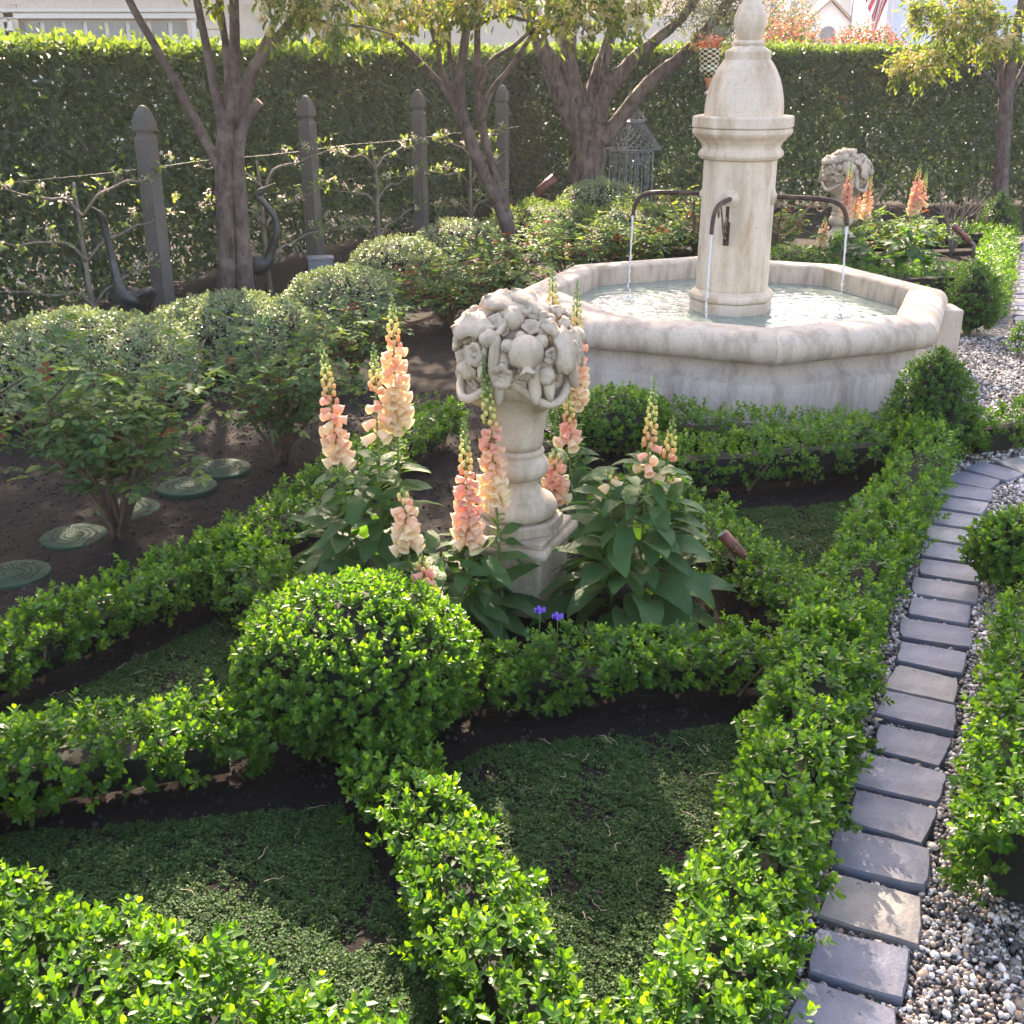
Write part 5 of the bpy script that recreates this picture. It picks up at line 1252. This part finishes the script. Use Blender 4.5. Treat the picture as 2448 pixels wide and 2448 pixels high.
# wire bird cage pavilion
def cage():
    t = thing('wire_cage', 'grey wrought wire cage with pagoda roof beside the olive trunk', 'bird cage', (1.36, 13.55, 0)); w = .215; rot = R(28)
    P = lambda x, y, z: (x * math.cos(rot) - y * math.sin(rot), x * math.sin(rot) + y * math.cos(rot), z)
    cn = [(-1, -1), (1, -1), (1, 1), (-1, 1)]
    for i in range(4):
        a, b = cn[i], cn[(i + 1) % 4]
        for k in range(5):
            u = k / 5; x, y = (a[0] + (b[0] - a[0]) * u) * w * .82, (a[1] + (b[1] - a[1]) * u) * w * .82
            MB().tube([P(x, y, -.03), P(x, y, .74)], .006 if k else .009, 5).build('bar', M_CAGE, t)
        for z in (.06, .28, .74):
            MB().tube([P(a[0] * w * .82, a[1] * w * .82, z), P(b[0] * w * .82, b[1] * w * .82, z)], .006, 5).build('rail', M_CAGE, t)
        # arches under the eave
        ar = MB()
        for k in range(4):
            q = []
            for s in range(9):
                u = (k + s / 8) / 4; x, y = (a[0] + (b[0] - a[0]) * u) * w * .83, (a[1] + (b[1] - a[1]) * u) * w * .83; q.append(P(x, y, .60 + .1 * math.sin(math.pi * s / 8)))
            ar.tube(q, .0045, 4)
        ar.build('arch_row', M_CAGE, t)
        # lattice roof panels: lower flare and upper peak
        for nm, r0, z0, r1, z1, nb in (('roof_panel', w * 1.12, .765, w * .42, 1.04, 4), ('peak_panel', w * .52, 1.075, .004, 1.25, 2)):
            rp = MB(); bl = lambda u, v: P(*((np.array([a[0] + (b[0] - a[0]) * u, a[1] + (b[1] - a[1]) * u]) * (r0 + (r1 - r0) * v)).tolist()), z0 + (z1 - z0) * (v ** .9))
            for k in range(-nb, nb + 1):
                for sg in (1, -1):
                    q = []
                    for s in range(13):
                        v = s / 12; u = (k / nb + v * .9) if sg > 0 else (1 - (k / nb + v * .9))
                        if 0 <= u <= 1: q.append(bl(u, v))
                    if len(q) > 1: rp.tube(q, .0042, 4, cap=False)
            rp.tube([bl(0, 0), bl(1, 0)], .007, 5); rp.tube([bl(0, s / 6) for s in range(7)], .006, 5)
            rp.build(nm, M_CAGE, t)
        MB().tube([P(a[0] * w * .42, a[1] * w * .42, 1.055), P(b[0] * w * .42, b[1] * w * .42, 1.055)], .014, 5).build('waist_rail', M_CAGE, t)
cage()
# hanging checkered planter
hp = thing('hanging_planter', 'black and cream checkered planter hanging beside the fountain dome', 'planter', (1.97, 12.2, 1.5))
def uv_lathe(prof, n, nm, mat, parent, us=8, vs=30):
    o = MB().lathe(prof, n, cap=False).build(nm, mat, parent, False); me = o.data; uv = me.uv_layers.new(name='UVMap')
    for p in me.polygons:
        aa = [math.atan2(me.vertices[v].co.y, me.vertices[v].co.x) for v in p.vertices]; 
        if max(aa) - min(aa) > 3.2: aa = [x + 6.2832 if x < 0 else x for x in aa]
        for li, x, v in zip(p.loop_indices, aa, p.vertices): uv.data[li].uv = (x / 6.2832 * us, me.vertices[v].co.z * vs)
    return o
bowl = uv_lathe([(.02, .02), (.07, .06), (.10, .10), (.095, .16), (.105, .22), (.11, .3), (.10, .31)], 16, 'checkered_bowl', M_CHECK, hp, 8, 22)
MB().lathe([(.004, -.09), (.018, -.06), (.02, -.02), (.035, .01), (.045, .035)], 12).build('stem_tip', M_GOLD, hp, True)
MB().lathe(sph(.018, 8), 12, (0, 0, -.1)).build('ball', M_TRIMW, hp, True)
for k in range(3): a = R(120) * k; MB().tube([(.1 * math.cos(a), .1 * math.sin(a), .3), (0, 0, .62), (0, 0, .9)], .003, 4).build('chain', M_CAGE, hp)
n = 260; P = rng.normal(0, .05, (n, 3)) * np.array([1.2, 1.2, .8]) + np.array([1.97, 12.2, 1.84]); D = unit(rand_dirs(n) + np.array([0, 0, .5])); L = rng.uniform(.02, .035, n)
obj('flowers', leaves_mesh('planter_flowers', P, D, rand_dirs(n), L, L * .7, rng.random(n), (rng.random(n) < .3) * 1.), M_FLRED, hp, True, 'stuff')
# fallen leaf on a paver
fl = obj('fallen_leaf', fox_leaf_mesh(77), None); fl.data.materials.clear(); fl.data.materials.append(plain('dry_leaf', (.45, .36, .2), .7)); fl.location = (.99, 2.66, .034); fl.scale = (.05, .05, .02); fl.rotation_euler = (0, .1, 1.0)
tag(fl, 'dry yellow leaf fallen beside the pavers under the hedge', 'leaf')

# ================================================================== BEYOND THE HEDGE
def box_part(nm, c, d, mat, parent, bevel=0): return MB().box(c, d).build(nm, mat, parent, bevel=bevel)
hl = thing('house', 'pinkish stucco house with glazed garage door beyond the left hedge', 'house', (-6.2, 19, 0))
box_part('wall', (-2.0, .3, 1.25), (1.2, .5, 2.5), M_BRICK, hl); box_part('wall', (2.2, .3, 1.25), (2.0, .5, 2.5), M_BRICK, hl)
box_part('wall', (0, .33, 2.66), (12, .5, .68), M_PINKW, hl); box_part('wall', (-5, .31, 1.2), (5.4, .5, 2.3), M_PINKW, hl); box_part('wall', (6.2, .31, 1.2), (6.2, .5, 2.3), M_PINKW, hl)
for k in range(14):
    for sx, x0 in ((-1, -1.75), (1, 1.55)): box_part('brick', (x0 + (.1 if k % 2 else 0), .03, .3 + k * .16), (.42, .06, .145), M_BRICK, hl, .006)
gd = box_part('garage_door', (-.1, .25, 1.17), (2.75, .1, 2.34), M_TRIMW, hl)
box_part('door_trim', (-.1, .08, 2.34), (3.0, .16, .09), M_TRIMW, hl, .01); box_part('door_trim', (-.1, .04, 2.415), (3.1, .2, .06), M_TRIMW, hl, .01)
for sx in (-1, 1): box_part('door_trim', (-.1 + sx * 1.44, .08, 1.13), (.14, .16, 2.26), M_TRIMW, hl, .01)
for k in range(8): box_part('pane', (-1.25 + k * .33, .185, 2.13), (.255, .03, .24), M_GLASS, gd)
for k in range(4): box_part('door_panel', (-1.1 + k * .67, .185, 1.5), (.58, .03, .4), M_TRIMW, gd, .01)
box_part('eave', (0, -.1, 2.96), (12.6, 1.2, .12), M_GREYW, hl); box_part('downpipe', (3.6, -.02, 1.3), (.09, .09, 2.8), M_TRIMW, hl)
MB().add([(-6.3, -.7, 3.0), (6.3, -.7, 3.0), (6.3, 3.6, 4.6), (-6.3, 3.6, 4.6), (-6.3, -.7, 2.95), (6.3, -.7, 2.95), (6.3, 3.6, 4.5), (-6.3, 3.6, 4.5)], [(0, 1, 2, 3), (7, 6, 5, 4), (0, 4, 5, 1), (1, 5, 6, 2), (2, 6, 7, 3), (3, 7, 4, 0)]).build('roof', M_ROOF, hl)
hr = thing('house', 'pale blue-white building beyond the right hedge', 'house', (10.6, 24, 0))
box_part('wall', (.55, 1.2, 1.9), (7.8, 2.4, 3.8), M_PALE, hr)
g2 = box_part('garage_door', (.6, -.03, 1.25), (2.6, .06, 2.5), M_PALE, hr)
for k in range(4):
    for j in range(4): box_part('door_panel', (-.34 + k * .63, -.07, .35 + j * .6), (.54, .03, .46), M_PALE, g2, .012)
box_part('door_frame', (.6, -.05, 2.56), (2.9, .1, .1), M_PALE, hr); box_part('roof', (.55, 1.0, 3.9), (8.4, 3.2, .2), M_GREYW, hr)
box_part('eave_trim', (.55, -.65, 3.78), (8.4, .08, .14), M_TRIMW, hr)
hm_ = thing('house', 'grey beige garden wall and house seen between leaning tree and olive', 'house', (2.2, 26, 0))
box_part('wall', (0, 1, 1.6), (6.4, 2, 3.2), M_CREAM, hm_); box_part('roof', (0, 1, 3.3), (7, 2.8, .25), M_GREYW, hm_)
for k in range(3):
    f_ = box_part('window', (-2 + k * 2, -.03, 2.45), (1.0, .08, .8), M_TRIMW, hm_); box_part('pane', (-2 + k * 2, -.08, 2.45), (.84, .04, .64), M_GLASS, f_)
def far_house(loc, w, h, mat, label, wins, gable):
    t = thing('house', label, 'house', (loc[0], loc[1], 0)); box_part('wall', (0, 3, h / 2), (w, 6, h), mat, t)
    z = h; MB().add([(-w / 2 - .3, -.3, z), (w / 2 + .3, -.3, z), (w / 2 + .3, 3, z + gable), (-w / 2 - .3, 3, z + gable), (-w / 2 - .3, 6.3, z), (w / 2 + .3, 6.3, z)], [(0, 1, 2, 3), (3, 2, 5, 4), (0, 3, 4), (1, 5, 2)]).build('roof', M_ROOF, t)
    for x, zz, ww, hh in wins:
        f = box_part('window', (x, -.03, zz), (ww + .16, .08, hh + .16), M_TRIMW, t); box_part('pane', (x, -.08, zz), (ww, .04, hh), M_GLASS, f); box_part('mullion', (x, -.105, zz), (.05, .03, hh), M_TRIMW, f)
    return t
far_house((8.6, 46), 3.4, 5.2, M_TRIMW, 'distant white house left of the pointed finial view gap', [(-.3, 3.5, .5, .8), (.8, 3.5, .5, .8)], 1.6)
far_house((13.2, 52), 5.6, 4.6, M_CREAM, 'distant cream house with small windows behind the flag', [(-1.6, 3.6, .6, .7), (.2, 3.5, .4, .9), (1.2, 3.5, .4, .9)], 1.8)
gh = thing('porch', 'white gabled porch roof among the red flowers', 'porch', (10.75, 42, 0))
MB().add([(-.9, 0, 0), (.9, 0, 0), (.9, 0, 2.75), (0, 0, 3.55), (-.9, 0, 2.75), (-.9, 1.4, 0), (.9, 1.4, 0), (.9, 1.4, 2.75), (0, 1.4, 3.55), (-.9, 1.4, 2.75)], [(0, 1, 2, 3, 4), (9, 8, 7, 6, 5), (0, 5, 6, 1), (1, 6, 7, 2), (4, 9, 5, 0), (2, 7, 8, 3), (3, 8, 9, 4)]).build('gable_wall', M_TRIMW, gh)
for s in (1, -1): MB().add([(0, -.2, 3.68), (s * 1.15, -.2, 2.65), (s * 1.15, 1.6, 2.65), (0, 1.6, 3.68), (0, -.2, 3.58), (s * 1.15, -.2, 2.55), (s * 1.15, 1.6, 2.55), (0, 1.6, 3.58)], [(0, 1, 2, 3), (7, 6, 5, 4), (0, 4, 5, 1), (1, 5, 6, 2), (2, 6, 7, 3), (3, 7, 4, 0)]).build('roof_slope', M_ROOF, gh)
MB().lathe([(.28, 0), (.001, 0)], 20, cap=False).build('round_vent', M_GREYW, gh).rotation_euler = (R(90), 0, 0); gh.children[-1].location = (0, -.02, 2.5)
lp = thing('street_lamp', 'thin dark lamp post before the distant cream house', 'lamp post', (9.9, 36, 0)); MB().tube([(0, 0, 0), (0, 0, 4.6)], .05, 8).build('pole', M_GREYW, lp); MB().lathe([(.05, 4.6), (.16, 4.7), (.2, 5.0), (.02, 5.2)], 10).build('lantern', M_GREYW, lp)
def flag():
    t = thing('flag', 'striped red and white flag hanging from a pole beyond the hedge', 'flag', (7.35, 24, 0))
    MB().tube([(0, 0, -.0), (0, 0, 1.2), (-.02, 0, 5.2)], .03, 8).build('pole', M_TRIMW, t)
    n, rows = 20, 13; ln, hh = 2.3, 1.25
    # cloth hangs from a slanted staff, stripes falling steeply in soft folds
    st = MB().tube([(0, 0, 3.0), (-.45, -.1, 4.6)], .02, 6).build('staff', M_GREYW, t)
    for r in range(rows):
        V = []; F = []
        for i in range(n + 1):
            u = i / n
            for s in (0, 1):
                v = (r + s) / rows; x = -.02 - .46 * v * .62 - .30 * u - .05 * math.sin(u * 3 + v * 4); y = -.05 + .05 * math.sin(v * 15 + u * 3); z = 3.05 + .95 * v - 1.15 * u * (1 - .1 * v)
                V.append((x, y, z))
        for i in range(n): F.append((2 * i, 2 * i + 2, 2 * i + 3, 2 * i + 1))
        MB().add(V, F).build('stripe', M_RED if r % 2 == 0 else M_WHITE, t, True)
flag()
def bush(loc, r, label, mats, n, L, seed):
    t = thing('flowering_bush', label, 'bush', (loc[0], loc[1], 0)); P = rand_dirs(n) * (rng.random(n) ** .4)[:, None] * np.array(r) + np.array(loc); P[:, 2] = np.abs(P[:, 2])
    D = rand_dirs(n); N = unit(rand_dirs(n) + np.array([0, 0, .5])); LL = L * rng.uniform(.7, 1.2, n); j = rng.random(n); a = 0
    for nm, mt, fr in mats:
        k = (j >= a) & (j < a + fr); a += fr
        obj(nm, leaves_mesh('bush_' + nm, P[k], D[k], N[k], LL[k], LL[k] * .6, rng.random(k.sum()), None, False), mt, t, True, 'stuff')
    m = MB()
    for i in range(5): m.tube([(loc[0] + i * .1 - .2, loc[1], -.02), (loc[0] + (i - 2) * .25, loc[1], loc[2])], [.03, .012], 6)
    m.build('stems', M_BARK, t, world=True)
bush((5.9, 20.5, 1.55), (.85, .5, .75), 'red flowering bush just above the right hedge', [('foliage', M_TALL, .3), ('flowers', M_FLRED, .4), ('dry_leaves', M_TAN, .3)], 5200, .07, 1)
bush((4.75, 21.5, 1.6), (.75, .5, .85), 'russet flowering bush beside the pointed finial', [('foliage', M_TALL, .35), ('flowers', M_FLRED, .12), ('dry_leaves', M_TAN, .53)], 5200, .07, 2)
bush((8.2, 40, 2.4), (1.9, 1, 1.5), 'russet shrub before the distant white house', [('foliage', M_TALL, .45), ('dry_leaves', M_TAN, .55)], 5000, .12, 3)

# ------------------------------------------------------------------ thin haze volume, added to stand in for veiling lens glare
def haze():
    o = MB().box((5, 26, 3.6), (90, 64, 9.6)).build('haze', None); m = bpy.data.materials.new('haze'); m.use_nodes = True; N = m.node_tree.nodes; N.remove(N['Principled BSDF'])
    v = N.new('ShaderNodeVolumePrincipled'); v.inputs['Color'].default_value = (.93, .95, 1, 1); v.inputs['Density'].default_value = .0009; v.inputs['Anisotropy'].default_value = .55
    m.node_tree.links.new(v.outputs[0], N['Material Output'].inputs['Volume']); o.data.materials.append(m)
    tag(o, 'pale haze added over the garden in place of lens glare', 'haze', kind='stuff')
haze()
